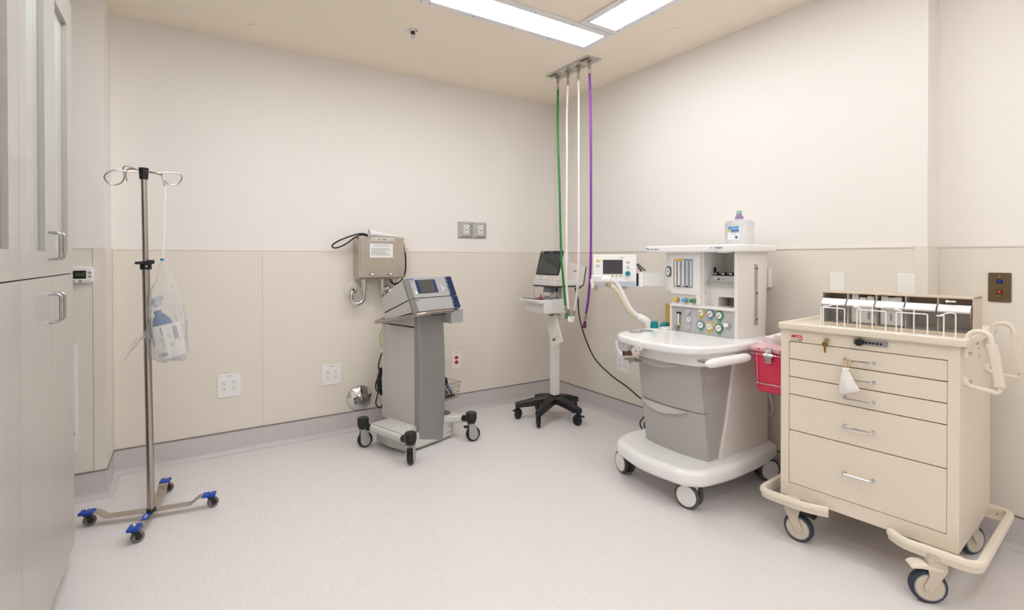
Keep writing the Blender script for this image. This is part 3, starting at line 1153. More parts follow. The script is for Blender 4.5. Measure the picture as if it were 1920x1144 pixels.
text('ERBE', .013, FM @ T(-.164, .108, .0006), EB, bu, bold=.0004)
print_rows(.020, .012, 2, FM @ T(-.160, .094, .0001), INK, bu, 20)
text('ERBE', .010, FM @ T(-.165, -.046, .0006), EB, bl, bold=.0003)
MB(FM).box((.040, -.119, -.001), (.041, -.034, .0008)).build('panel_seam', EDGEG, bl)
for y in (-.045, -.105):
    MB(FM).cyl((.127, y, -.001), (.127, y, .001), .003, seg=10).build('screw', SCREWM, bl)

b = MB(ME)
b.box((.119, -.085, .848), (.238, .12, .940), .004, 2)
b.box((.165, -.0856, .852), (.1665, -.08, .936))
b.build('side_box', FACEG, g)
b = MB(ME)
P = fillet([(.072, -.150, .948), (-.205, -.150, .948), (-.260, -.040, .917), (-.268, .290, .862), (-.100, .385, .862)], [0, .05, .10, .09, 0], 7)
b.tube(P, .0125, 16)
b.build('handle_bar', STEELD, g)
b = MB(ME)
b.cyl((.0, -.15, .935), (.0, -.02, .915), .007, seg=12)
b.cyl((-.10, .375, .862), (-.06, .375, .862), .010, seg=12)
b.build('handle_bracket', DARKHOLE, g)

# base deck and skirt
b = MB(ME)
out = fillet([(-.312, .300, 0), (-.312, -.085, 0), (-.265, -.085, 0), (-.110, .012, 0), (-.110, .300, 0)], [.02, .02, .06, .0, .0], 5, closed=True)
b.prism([(p[0], p[1]) for p in out], .118, .172, .022, seg=5)
out = fillet([(.100, .300, 0), (.100, .006, 0), (.17, -.012, 0), (.225, -.080, 0), (.272, -.085, 0), (.272, .300, 0)], [.0, .0, .05, .03, .02, .02], 5, closed=True)
b.prism([(p[0], p[1]) for p in out], .118, .172, .016, seg=5)
b.box((-.12, .03, .12), (.11, .30, .150))
b.build('deck', OFFW, g, smooth=50)
b = MB(ME)
out = fillet([(-.215, .34, 0), (-.235, .15, 0), (-.205, -.01, 0), (.20, .0, 0), (.232, .01, 0), (.232, .34, 0)], .03, 4, closed=True)
b.prism([(p[0], p[1]) for p in out], .022, .125, .004)
b.prism([(p[0], p[1]) for p in rrect(.40, .30, .04, 4, (0, .17))], .006, .03)
b.build('skirt', OFFW, g)
for z in (.052, .088):
    b = MB(ME)
    b.box((.112, -.0015, z), (.20, .003, z + .0016))
    b.build('skirt_seam', EDGEG, g)
b = MB(ME)
b.prism(circ(.058, 28, (.185, .075), 1.0, .95), .168, .1735)
b.build('deck_recess', mat('dark_recess', (.16, .15, .14), .6), g)

ROT = {0: -20, 1: 40, 2: -30, 3: 10}
for i, (u, w) in enumerate(((-.312, .342), (-.295, -.150), (.252, -.150), (.252, .342))):
    Mc = ME @ T(u, w, 0)
    b = MB(Mc)
    b.cyl((0, 0, .150), (0, 0, .208), .039, seg=28, bev=.012)
    b.cyl((0, 0, .132), (0, 0, .152), .031, .036, seg=24)
    b.cyl((0, 0, .158), (.0 if u < 0 else -.005, .075 if w < 0 else -.075, .150), .023, seg=18)
    cp = b.build('caster', BLKCAP, g)
    Mw = ME @ T(u, w, 0) @ RZ(ROT[i])
    b = MB(Mw)
    for s in (-1, 1):
        pr = [(-.020, .128), (.022, .128), (.032, .095)] + [(.012 + .034 * cos(a), .052 + .038 * sin(a)) for a in [radians(x) for x in range(20, -200, -20)]] + [(-.022, .09)]
        b.prism(pr, s * .022 - .004, s * .022 + .004, .0015, Matrix(((1, 0, 0, 0), (0, 0, 1, 0), (0, 1, 0, 0), (0, 0, 0, 1))))
    b.box((-.018, -.022, .108), (.018, .022, .133), .004)
    b.build('fork', SILVC, cp)
    b = MB(Mw)
    b.cyl((.012, -.0135, .052), (.012, .0135, .052), .052, seg=32, bev=.008)
    b.build('wheel', RUBBER, cp)
    if i:
        b = MB(Mw)
        b.box((-.055, -.016, .098), (-.010, .016, .112), .005)
        b.build('brake_pedal', BLKCAP, cp)

# wire basket on the far side
b = MB(ME)
u0, u1, w0, w1, z0, z1 = .122, .300, .03, .14, .272, .388
for z in (z0, z0 + .043, z0 + .086, z1):
    k = (z - z0) * .12
    b.tube([(u0, w0 - k, z), (u1 + k, w0 - k, z), (u1 + k, w1 + k, z), (u0, w1 + k, z)], .0022, 6, closed=True)
for j in range(9):
    u = u0 + (u1 - u0) * j / 8
    b.tube([(u, w0 - .0156, z1), (u, w0, z0), (u, w1, z0), (u, w1 + .0156, z1)], .0016, 6)
for j in range(1, 5):
    w = w0 + (w1 - w0) * j / 5
    b.tube([(u0, w, z1), (u0, w, z0), (u1, w, z0), (u1 + .0156, w, z1)], .0016, 6)
b.build('wire_basket', mat('copper_wire', (.42, .34, .27), .35, .8), g)
t = thing('foot_pedal', 'dark foot pedal with blue and grey plates lying in the wire basket', 'pedal', (ME @ V((.21, .08, .28))))
b = MB(ME)
b.box((.135, .04, .280), (.28, .13, .300), .008)
b.build('pedal_base', BLACK, t)
b = MB(ME @ T(.195, .07, .355) @ Matrix.Rotation(radians(50), 4, 'Y'))
b.box((-.075, -.025, -.012), (.06, .025, .010), .008)
b.build('pedal_plate', mat('pedal_grey', (.35, .36, .38), .4), t)
b = MB(ME @ T(.222, .06, .35) @ Matrix.Rotation(radians(58), 4, 'Y'))
b.box((-.05, -.022, -.006), (.06, .022, .006), .003)
b.build('pedal_strip', mat('pedal_blue', (.04, .12, .32), .4), t)
b = MB(ME)
b.tube(spline([(.14, .08, .31), (.145, .07, .39), (.175, .06, .425), (.205, .07, .41), (.225, .08, .33)], 5), .016, 10)
b.build('coiled_cable', RUBBER, t)

# cords hanging at the back left
b = MB(ME)
b.tube(spline([(-.085, .405, .80), (-.10, .430, .77), (-.106, .432, .72), (-.10, .425, .66), (-.095, .42, .640)], 6), .0042, 8)
b.build('earth_cable', mat('yellow_green_cable', (.42, .50, .06), .45), g)
MB(ME).cyl((-.095, .42, .645), (-.097, .42, .615), .010, seg=14, bev=.003).build('cable_plug', WHITE, g)
t = thing('bundled_cable', 'black power cord bundled behind the grey generator cart', 'cord', ME @ V((-.11, .43, .3)))
b = MB(ME)
b.tube(spline([(-.097, .42, .618), (-.105, .43, .58), (-.115, .44, .52), (-.105, .44, .44), (-.125, .455, .40), (-.128, .455, .345), (-.105, .445, .325), (-.092, .44, .36),
               (-.10, .44, .47), (-.098, .435, .50), (-.118, .45, .42), (-.112, .45, .33), (-.125, .45, .28), (-.128, .455, .235), (-.10, .445, .205), (-.082, .44, .225)], 6), .0052, 8)
b.build('cord', RUBBER, t)
b = MB(ME)
for dx in (-.006, .004, .012):
    b.tube(spline([(-.100 + dx, .432, .50), (-.108 + dx, .440, .42), (-.104 + dx, .44, .34), (-.095 + dx, .432, .30)], 5), .0058, 8)
b.build('coiled_length', RUBBER, t)

# ------------------------------------------------------------------ patient monitor on five-leg stand
MW = mat('monitor_white', (.78, .755, .74), .35)
MC = (2.540, 3.280)
t = thing('patient_monitor_stand', 'slim white patient monitor stand on a black five-leg base in the corner', 'monitor stand', (MC[0], MC[1], 0))
b = MB(T(MC[0], MC[1], 0))
hub = [(.066 * cos(radians(a)), .066 * sin(radians(a)), 0) for a in range(0, 360, 20)]
b.prism([(p[0], p[1]) for p in hub], .135, .186, .010)
b.build('base_hub', BLACK, t)
b = MB()
b.box((2.519, 3.249, .180), (2.581, 3.311, .196), .003)
b.build('pole_socket', mat('socket_black', (.02, .02, .022), .35), t)
TIPS = [(2.276, 3.421), (2.294, 3.151), (2.588, 3.025), (2.556, 3.527), (2.785, 3.297)]
WA = [20, 60, 100, 70, 150]
for i, (x, y) in enumerate(TIPS):
    d = V((x - MC[0], y - MC[1], 0))
    L = d.length
    Ma = T(MC[0], MC[1], 0) @ Matrix.Rotation(math.atan2(d.y, d.x), 4, 'Z')
    b = MB(Ma)
    rings = []
    for r, hw, z0, z1 in ((.02, .050, .138, .186), (.09, .038, .128, .182), (.18, .030, .110, .164), (L - .01, .024, .098, .142), (L + .016, .020, .098, .136)):
        rings.append([(r, -hw, z0), (r, hw, z0), (r, hw, z1 - .012), (r, hw * .72, z1), (r, -hw * .72, z1), (r, -hw, z1 - .012)])
    b.loft(rings)
    leg = b.build('leg', BLACK, t, smooth=25)
    Mc = T(x, y, 0) @ RZ(WA[i])
    b = MB(Mc)
    b.cyl((0, 0, .080), (0, 0, .101), .010, seg=14)
    b.cyl((0, 0, .094), (0, 0, .098), .015, seg=14)
    b.box((-.014, -.017, .062), (.026, .017, .088), .007)
    for s in (-1, 1):
        b.prism([(.0, .085), (.03, .08), (.034, .04), (.018, .03)], s * .017 - .002, s * .017 + .002, 0, Matrix(((1, 0, 0, 0), (0, 0, 1, 0), (0, 1, 0, 0), (0, 0, 0, 1))))
    c = b.build('caster', BLACK, leg)
    b = MB(Mc)
    b.cyl((.014, -.013, .040), (.014, .013, .040), .040, seg=28, bev=.006)
    b.build('wheel', RUBBER, leg)
    if i < 3:
        b = MB(Mc)
        b.box((-.052, -.013, .074), (-.010, .013, .084), .004)
        b.build('brake_pedal', BLACK, leg)
b = MB()
o = [(p[0], p[1]) for p in rrect(.060, .060, .010, 3, (2.55, 3.28))]
b.prism(o, .186, 1.06, .002)
b.build('pole', MW, t)
# basket tray, facing the left
x0, x1, y0, y1 = 2.335, 2.580, 3.140, 3.425
b = MB()


def ring(xa, xb, ya, yb, z, r=.02):
    return [(p[0], p[1], z) for p in rrect(xb - xa, yb - ya, r, 4, ((xa + xb) / 2, (ya + yb) / 2))]


b.loft([ring(x0 + .02, x1, y0 + .004, y1 - .03, .874), ring(x0 + .012, x1, y0 + .002, y1 - .022, .885), ring(x0 + .005, x1, y0, y1 - .012, .940),
        ring(x0 + .004, x1, y0, y1 - .01, .985 - .018), ring(x0 + .004, x1, y0, y1, .985), ring(x0 + .016, x1 - .008, y0 + .010, y1 - .014, .985), ring(x0 + .024, x1 - .012, y0 + .014, y1 - .02, .93)])
tr = b.build('basket', MW, t)
b = MB()
b.loft([ring(x0 - .030, x0 + .03, y0 + .002, y1 + .012, .957, .012), ring(x0 - .034, x0 + .03, y0 + .0, y1 + .014, .964, .012), ring(x0 - .034, x0 + .03, y0, y1 + .014, .980, .012), ring(x0 - .028, x0 + .026, y0 + .006, y1 + .008, .984, .012)])
hr = b.build('front_rail', MW, tr)
b = MB()
b.box((x0 - .020, y0 + .012, .9835), (x0 + .020, y1 - .01, .9865), .001, 1)
b.build('grip_pad', BLACK, tr)
print_rows(.034, .006, 1, face_mat((x0 - .0342, 3.345, .972), (0, -1, 0), (0, 0, 1)), INK, hr, 21)
text('O', .02, face_mat((x0 + .007, 3.285, .925), (0, -1, 0), (0, 0, 1)), mat('pale_ink', (.45, .43, .42), .6), tr)
b = MB()
b.cyl((2.53, 3.28, .842), (2.53, 3.28, .876), .040, .052, seg=20)
b.cyl((2.47, 3.26, .858), (2.52, 3.27, .866), .010, seg=12)
b.build('basket_clamp', STEELD, t)
b = MB()
b.box((2.575, 3.235, .838), (2.597, 3.262, .866), .004)
b.build('clamp_knob', WHITE, t)
# monitor leans back, faces the left wall cabinets
tl = radians(15)
upv = V((sin(tl), 0, cos(tl)))
MS = T(0, 0, 1.305) @ Matrix.Scale(1.03, 4) @ T(0, 0, -1.305)      # head unit sits a little behind the pole
MM = MS @ face_mat((2.452, 3.220, 1.266), (0, -1, 0), upv)
b = MB(MM)
b.loft([[(-.155, -.132, -.002), (.150, -.132, -.002), (.150, .100, -.002), (-.155, .100, -.002)],
        [(-.153, -.134, -.030), (.148, -.134, -.030), (.150, .100, -.030), (-.153, .100, -.030)],
        [(-.13, -.10, -.085), (.13, -.10, -.085), (.13, .085, -.085), (-.13, .085, -.085)]])
mo = b.build('monitor', MW, t, smooth=20)
b = MB(MM)
b.prism([(p[0], p[1]) for p in rrect(.300, .198, .010, 4, (-.002, .003))], -.004, .0015, .001)
b.build('bezel', mat('gloss_black', (.008, .008, .009), .15), mo)
MB(MM).box((-.138, -.084, .0012), (.130, .080, .0022)).build('screen', mat('monitor_screen', (.060, .063, .062), .12), mo)
print_rows(.032, .006, 1, MM @ T(-.122, .090, .0015), WHITE, mo, 22)
print_rows(.044, .006, 1, MM @ T(-.005, .091, .0015), mat('pale_ink', (.45, .43, .42), .6), mo, 23)
for x, c in ((.020, (.75, .30, .12)), (.055, (.62, .50, .38)), (.085, (.55, .52, .5)), (.118, (.6, .6, .58))):
    MB(MM).cyl((x, -.115, -.003), (x, -.115, .0), .008, seg=14).build('button', mat('key_%02d' % int(x * 1000), c, .4), mo)
print_rows(.030, .006, 1, MM @ T(-.125, -.112, -.0018), INK, mo, 24)
MB(MM).box((-.094, -.128, -.003), (-.062, -.100, -.0010)).build('label', mat('green_white_label', (.50, .60, .52), .5), mo)
b = MB(MS)
b.box((2.400, 3.078, 1.090), (2.600, 3.366, 1.135), .004)
b.box((2.60, 3.10, 1.090), (2.69, 3.19, 1.12), .004)
b.build('dock', MW, t)
b = MB(MS)
b.box((2.388, 3.07, 1.082), (2.60, 3.362, 1.0905))
b.build('dock_underside', BLACK, t)
b = MB(MS)
prf = [(2.50, 1.08), (2.70, 1.066), (2.745, 1.090), (2.772, 1.235), (2.50, 1.30)]
b.prism(prf, -3.185, -3.150, .006, Matrix(((1, 0, 0, 0), (0, 0, -1, 0), (0, 1, 0, 0), (0, 0, 0, 1))))
b.build('side_module', MW, t)
MB(MS).box((2.64, 3.1485, 1.200), (2.672, 3.1505, 1.206)).build('module_slot', DARKHOLE, t)
b = MB(MS)
b.prism([(2.699, 1.064), (2.704, 1.060), (2.749, 1.086), (2.777, 1.236), (2.772, 1.237), (2.744, 1.090)], -3.187, -3.148, 0, Matrix(((1, 0, 0, 0), (0, 0, -1, 0), (0, 1, 0, 0), (0, 0, 0, 1))))
b.build('module_edge', BLACK, t)
b = MB()
b.box((2.48, 3.245, 1.030), (2.56, 3.345, 1.080), .006)
b.build('mount_block', mat('slate_mount', (.17, .185, .21), .4), t)
b = MB()
b.box((2.535, 3.245, .98), (2.60, 3.315, 1.080), .005)
b.build('mount_post', mat('mount_grey', (.42, .41, .42), .4), t)
# sensor leads in the tray
b = MB()
rg = random.Random(3)
for k in range(5):
    P = [(2.37 + rg.uniform(0, .2), 3.17 + rg.uniform(0, .2), .965 + rg.uniform(0, .03)) for _ in range(7)]
    b.tube(spline(P, 5), .003, 6)
b.tube(spline([(2.41, 3.335, 1.08), (2.39, 3.35, 1.04), (2.40, 3.34, .99), (2.46, 3.30, .985)], 5), .0022, 6)
b.tube(spline([(2.42, 3.25, 1.08), (2.41, 3.25, 1.03), (2.43, 3.24, .99), (2.48, 3.22, .99)], 5), .0022, 6)
single(b.build('sensor_leads', mat('grey_lead', (.30, .31, .33), .45)), 'tangle of thin grey sensor leads in the white tray', 'cable')
b = MB()
b.ball((2.40, 3.265, .992), .014, (1, .8, 1.1))
b.cyl((2.40, 3.265, .995), (2.405, 3.275, 1.018), .006, seg=10)
single(b.build('red_clip', mat('red_clip', (.50, .04, .03), .4)), 'small red sensor clip lying in the white tray', 'clip')
# hanging card
t = thing('hanging_card', 'white card sign hung tilted on the monitor stand pole', 'card', (2.47, 3.20, .70))
Mk = face_mat((2.470, 3.190, .733), (0, -.92, .39), (.0, .45, .89))
b = MB(Mk)
b.prism([(p[0], p[1]) for p in rrect(.142, .225, .006)], -.010, 0, .0015)
b.build('card', mat('card_cream', (.80, .77, .72), .5), t)
print_rows(.030, .006, 1, Mk @ T(.032, -.055, 0), INK, t, 25)
MB(Mk).box((-.045, -.078, 0), (-.002, -.056, .0006)).build('printed_strip', INK, t)

# mains lead of the monitor, drooping behind the white machine
t = thing('black_cable', 'long black cable drooping from the monitor to behind the white machine', 'cable', (2.84, 3.2, .3))
P = spline([(2.765, 3.265, 1.100), (2.775, 3.285, 1.045), (2.78, 3.262, .99), (2.80, 3.267, .832), (2.86, 3.268, .647), (2.92, 3.207, .461), (2.95, 3.047, .348), (2.95, 2.868, .289), (2.93, 2.71, .239), (2.94, 2.62, .215), (2.94, 2.50, .12), (2.94, 2.40, .02)], 8)
MB().tube(P, .0058, 10).build('cord', RUBBER, t)
MB().cyl((2.772, 3.262, 1.010), (2.782, 3.262, .985), .0072, seg=12).build('white_band', WHITE, t)
# ------------------------------------------------------------------ white anaesthesia machine
AW = mat('machine_white', (.80, .785, .77), .33)
AC = mat('machine_cream', (.79, .755, .72), .40)
AG = mat('drawer_grey', (.44, .42, .405), .42)
AGL = mat('lip_grey', (.56, .545, .53), .42)
AP = mat('panel_grey', (.47, .465, .47), .45)
TEAL = mat('teal_plastic', (.0, .23, .25), .35)
YEL = mat('yellow_gauge', (.76, .52, .05), .45)
TEALG = mat('petrol_gauge', (.10, .27, .30), .45)
GRN = mat('green_gauge', (.03, .26, .09), .45)
TYRE = mat('grey_tyre', (.085, .085, .08), .55)
PRXZ = Matrix(((1, 0, 0, 0), (0, 0, 1, 0), (0, 1, 0, 0), (0, 0, 0, 1)))   # outline (x, z) pulled along y


def fx(y, z, x):
    return face_mat((x, y, z), (0, -1, 0), (0, 0, 1))


a = thing('anaesthesia_machine', 'white anaesthesia machine with grey drawers, gauges and top shelf on white casters', 'medical machine', (2.55, 1.93, 0))
# base
b = MB()
out = fillet([(2.935, 2.24, 0), (2.32, 2.272, 0), (2.172, 2.212, 0), (2.090, 1.95, 0), (2.128, 1.685, 0), (2.20, 1.610, 0), (2.40, 1.580, 0), (2.70, 1.590, 0), (2.945, 1.640, 0)],
             [.06, .1, .06, .25, .04, .05, .2, .2, .05], 6, closed=True)
b.prism([(p[0], p[1]) for p in out], .134, .222, .034, seg=6)
b.build('base', WHITEG, a, smooth=50)
# body
b = MB()
b.prism([(2.300, .742), (2.372, .215), (2.875, .215), (2.875, .80), (2.30, .80)], 1.684, 2.110, .003, PRXZ)
b.build('body', AG, a)
for y, s in ((1.684, -1), (2.110, 1)):
    b = MB()
    pr = [(2.552, .80), (2.547, .725), (2.485, .43), (2.418, .206), (2.60, .206), (2.876, .208), (2.876, .80)]
    rings = []
    for d, k in ((0, 0), (.010, .0), (.013, .004)):
        rings.append([(p[0] + (k if i < 4 else 0), y + s * d, p[1]) for i, p in enumerate(pr)])
    b.loft(rings)
    b.build('side_panel', AC, a, smooth=20)


def drawer(z0, z1, nm='drawer'):
    def xf(z):
        return 2.268 + (.726 - z) * (.072 / .52)
    b = MB()
    n = 14
    rings = []
    for j in range(5):
        z = z0 + (z1 - z0) * j / 4
        r = []
        for i in range(n + 1):
            y = 2.112 - (2.112 - 1.682) * i / n
            q = (i / n - .5) * 2
            bow = .028 * (1 - q * q)
            r.append((xf(z) - bow, y, z))
        r += [(xf(z) + .03, 1.683, z), (xf(z) + .03, 2.111, z)]
        rings.append(r)
    b.loft(rings)
    d = b.build(nm, AG, a, smooth=35)
    # scooped grip lip: flat on top, curved below
    b = MB()
    zt = z1 - .004
    rings = []
    for i in range(n + 1):
        f = i / n
        y = 2.106 - f * (2.106 - 1.762)
        q = ((2.112 - y) / .43 - .5) * 2
        bow = .028 * (1 - q * q)
        dep = .040 * (sin(pi * min(1, f * 1.02) ** .85)) ** .8 if 0 < f < 1 else .001
        x = xf(zt) - bow
        rings.append([(x + .01, y, zt), (x - .006, y, zt), (x - .017, y, zt - dep * .6), (x - .014, y, zt - dep), (x + .01, y, zt - dep * .9)])
    b.loft(rings)
    b.build('grip_lip', AGL, d, smooth=40)


drawer(.4835, .741)
drawer(.2185, .4795)
# collar under the table top
b = MB()
out = fillet([(2.87, 2.08, 0), (2.21, 2.085, 0), (2.170, 1.88, 0), (2.215, 1.66, 0), (2.32, 1.612, 0), (2.60, 1.60, 0), (2.87, 1.62, 0)], [.02, .02, .25, .06, .06, .1, .02], 5, closed=True)
b.prism([(p[0], p[1]) for p in out], .745, .822, .006)
b.build('collar', AW, a, smooth=40)
b = MB()
out = fillet([(2.87, 2.27, 0), (2.42, 2.272, 0), (2.21, 2.235, 0), (2.150, 2.15, 0), (2.105, 1.98, 0), (2.100, 1.84, 0), (2.135, 1.70, 0), (2.200, 1.615, 0), (2.34, 1.582, 0), (2.67, 1.572, 0), (2.87, 1.60, 0)],
             [.03, .15, .07, .07, .1, .1, .07, .07, .1, .1, .04], 5, closed=True)
b.prism([(p[0], p[1]) for p in out], .812, .855, .014, seg=4)
b.build('table_top', WHITEG, a, smooth=50)
for x, y in ((2.322, 2.185), (2.418, 2.185)):
    b = MB(T(x, y, .855))
    b.prism(circ(.039, 28), -.002, .0022, .001)
    d = b.build('round_inlay', mat('inlay_grey', (.36, .355, .35), .4), a)
    MB(T(x, y, .857)).lathe([(.037, 0), (.041, .0), (.041, .0015), (.037, .0015), (.037, 0)], seg=28).build('inlay_ring', SCREWM, d)
# side push handle
b = MB()
b.tube([(2.12, 1.545, .792), (2.135, 1.535, .793), (2.17, 1.530, .795), (2.42, 1.535, .792), (2.46, 1.540, .791), (2.468, 1.545, .791)], [.008, .019, .0235, .0235, .020, .008], 18)
b.build('push_grip', WHITEG, a, smooth=50)
b = MB()
b.box((2.44, 1.536, .782), (2.492, 1.552, .800), .003)
b.box((2.16, 1.54, .784), (2.20, 1.62, .80), .003)
b.box((2.472, 1.54, .784), (2.492, 1.62, .80), .003)
b.build('rail', mat('rail_metal', (.5, .48, .47), .3, .9), a)

# upper cabinet
b = MB()
b.box((2.585, 1.697, .852), (2.87, 2.128, 1.012), .002)
b.build('gauge_housing', AW, a)
b = MB()
b.box((2.578, 1.681, .856), (2.586, 2.118, 1.012), .001, 1)
gp = b.build('gauge_panel', AP, a)
b = MB()
b.box((2.566, 1.684, 1.008), (2.87, 2.128, 1.022), .003)
b.box((2.570, 2.117, .856), (2.60, 2.130, 1.02), .002)
b.build('panel_ledge', AC, a)
# flowmeter box
b = MB()
b.box((2.580, 1.915, 1.084), (2.80, 2.128, 1.345), .004)
b.box((2.592, 1.935, 1.016), (2.80, 2.124, 1.09), .003)
b.box((2.582, 1.915, 1.016), (2.60, 2.128, 1.026), .002)
b.box((2.582, 1.915, 1.016), (2.60, 1.945, 1.09), .002)
b.build('flowmeter_box', AC, a)
b = MB()
b.box((2.60, 1.905, 1.018), (2.83, 1.935, 1.344), .002)
b.build('flowmeter_side', AW, a)
for z in (1.10, 1.285):
    MB().cyl((2.615, 1.9055, z), (2.615, 1.903, z), .0035, seg=10).build('screw', SCREWM, a)
fw = MB().box((2.5775, 1.966, 1.128), (2.583, 2.108, 1.302), .001, 1).build('flow_window', mat('flow_backing', (.34, .325, .31), .45), a)
for y, m in ((2.088, YEL), (2.050, YEL), (2.012, mat('flow_blue', (.20, .38, .55), .4)), (1.983, mat('flow_blue', (.20, .38, .55), .4))):
    MB().box((2.5765, y - .018 if y > 2.03 else y - .015, 1.292), (2.5785, y + .018 if y > 2.03 else y + .015, 1.301)).build('gas_band', m, fw)
TUBE = mat('flow_tube', (.72, .74, .76), .12)
for y, m in ((2.092, AW), (2.066, AW), (2.036, AW), (2.006, mat('tube_blue', (.50, .60, .72), .2)), (1.978, mat('tube_blue', (.50, .60, .72), .2))):
    MB().cyl((2.577, y, 1.136), (2.577, y, 1.290), .0068, seg=14).build('flow_tube', TUBE if m is AW else m, fw)
    b = MB()
    for k in range(20):
        z = 1.145 + k * .0072
        b.box((2.5755, y + .009, z), (2.5770, y + (.0145 if k % 5 else .0165), z + .0016))
    b.build('scale', INK, fw)
for y in (2.066, 2.006):
    MB().box((2.568, y - .007, 1.1285), (2.578, y + .007, 1.139), .002, 1).build('float_stop', mat('float_brown', (.06, .04, .035), .5), fw)
for y, m in ((2.094, YEL), (2.029, mat('cyan_knob', (.10, .42, .68), .4)), (1.972, GRN)):
    k = MB().cyl((2.596, y - .008, 1.050), (2.578, y - .008, 1.050), .0150, seg=24, bev=.003).build('flow_knob', mat('knurled_grey', (.33, .32, .31), .4, .6), a)
    MB().cyl((2.582, y - .004, 1.050), (2.562, y - .002, 1.050), .0115, seg=24, bev=.002).build('knob_cap', m, k)
# left pod with pressure gauge
b = MB()
out = fillet([(2.80, 2.128, 0), (2.585, 2.128, 0), (2.605, 2.19, 0), (2.66, 2.225, 0), (2.80, 2.225, 0)], [.004, .01, .02, .03, .01], 4, closed=True)
b.prism([(p[0], p[1]) for p in out], 1.098, 1.345, .004)
b.build('left_pod', AW, a, smooth=40)


def dial(parent, M, r, ring, red=False, lug=False, nm='gauge', faces=True):
    b = MB(M)
    b.prism(circ(r, 30), -.001, .006, .0015)
    if lug:
        b.box((-.42 * r, -1.42 * r, -.001), (.42 * r, -.8 * r, .006), .002, 1)
    o = b.build(nm, ring, parent)
    MB(M).cyl((0, 0, .005), (0, 0, .0078), r * .80, seg=30).build('bezel', mat('dial_bezel', (.30, .31, .33), .3, .6), o)
    MB(M).cyl((0, 0, .006), (0, 0, .0085), r * .70, seg=30).build('dial_face', WHITEG, o)
    b = MB(M)
    for k in range(11):
        an = radians(225 - 27 * k)
        p = V((cos(an), sin(an), 0)) * r
        b.tube([p * .5 + V((0, 0, .0086)), p * .64 + V((0, 0, .0086))], r * .022, 4)
    an = radians(38)
    b.tube([V((-cos(an), -sin(an), 0)) * r * .18 + V((0, 0, .0095)), V((cos(an), sin(an), 0)) * r * .56 + V((0, 0, .0095))], [r * .06, r * .025], 6)
    b.cyl((0, 0, .008), (0, 0, .0105), r * .11, seg=12)
    b.build('pointer', BLACK, o)
    if red:
        b = MB(M)
        rg = [radians(x) for x in range(175, 262, 12)]
        b.tube([V((cos(x), sin(x), 0)) * r * .42 + V((0, 0, .0087)) for x in rg], r * .075, 6)
        b.build('red_arc', mat('red_arc', (.55, .05, .04), .5), o)
    return o


pg = dial(a, fx(2.157, 1.222, 2.594) @ Matrix.Rotation(radians(-18), 4, 'Y'), .034, mat('dark_ring', (.10, .10, .105), .4), nm='pressure_gauge')
GP = [(1.904, .980, YEL, 1), (1.842, .976, TEALG, 1), (1.783, .972, GRN, 1), (1.907, .905, TEALG, 0), (1.846, .902, YEL, 0), (1.786, .900, GRN, 0)]
for y, z, m, red in GP:
    o = dial(a, fx(y, z + .006, 2.578), .0265, m, red=bool(red), lug=True, nm='supply_gauge')
    print_rows(.012, .0055, 1, fx(y, z - .0255, 2.5719), WHITE if m is not YEL else BLACK, o, 30)
b = MB()
b.box((2.5765, 1.945, .866), (2.5785, 2.025, 1.004), .001, 1)
sp = b.build('suction_plate', mat('panel_grey_light', (.50, .495, .50), .4), a)
b = MB()
b.cyl((2.578, 1.988, .982), (2.555, 1.990, .982), .0165, seg=22, bev=.004)
b.build('suction_knob', AP, sp)
dial(sp, fx(1.987, .936, 2.577), .023, mat('pale_ring', (.55, .55, .55), .35), nm='suction_gauge')
b = MB()
b.cyl((2.578, 1.989, .892), (2.565, 1.989, .892), .0155, seg=22, bev=.003)
b.build('suction_switch', AP, sp)
b = MB()
b.box((2.572, 2.050, .884), (2.580, 2.076, .970), .002)
fm = b.build('oxygen_flowmeter', mat('amber_clear', (.42, .30, .14), .2), a)
MB().cyl((2.569, 2.063, .892), (2.569, 2.063, .965), .006, seg=12).build('flow_tube', TUBE, fm)
b = MB()
b.box((2.568, 2.048, .960), (2.58, 2.078, .974), .002)
b.box((2.570, 2.055, .905), (2.5715, 2.060, .955))
b.build('flow_scale', BLACK, fm)
MB().cyl((2.578, 2.072, .880), (2.553, 2.074, .880), .012, seg=16, bev=.002).build('flow_valve', SCREWM, fm)
b = MB()
b.cyl((2.578, 1.728, .928), (2.570, 1.728, .928), .019, seg=24, bev=.002)
sw = b.build('switch_collar', mat('collar_grey', (.33, .33, .34), .4), a)
b = MB()
b.box((2.556, 1.721, .917), (2.572, 1.745, .940), .005)
b.build('system_switch', WHITEG, sw)

# vaporiser bay
b = MB()
b.box((2.795, 1.697, 1.018), (2.812, 1.91, 1.344))
b.build('bay_back', mat('bay_grey', (.60, .58, .54), .5), a)
b = MB()
b.box((2.655, 1.845, 1.020), (2.796, 1.906, 1.079))
b.box((2.655, 1.690, 1.0785), (2.796, 1.906, 1.152))
b.build('bay_block', AW, a)
b = MB()
b.box((2.705, 1.690, 1.021), (2.7955, 1.800, 1.078))
b.box((2.789, 1.690, 1.021), (2.7955, 1.846, 1.078))
b.build('bay_slot', mat('slot_brown', (.20, .145, .09), .5), a)
b = MB()
b.tube([(2.698, 1.740, 1.075), (2.700, 1.715, 1.022)], .005, 8)
b.build('slot_tube', BLACK, a)
b = MB()
b.prism([(2.625, 1.150), (2.622, 1.158), (2.640, 1.170), (2.652, 1.202), (2.79, 1.204), (2.79, 1.150)], 1.699, 1.904, .0015, PRXZ)
mf = b.build('manifold', mat('manifold_grey', (.43, .43, .42), .38, .2), a)
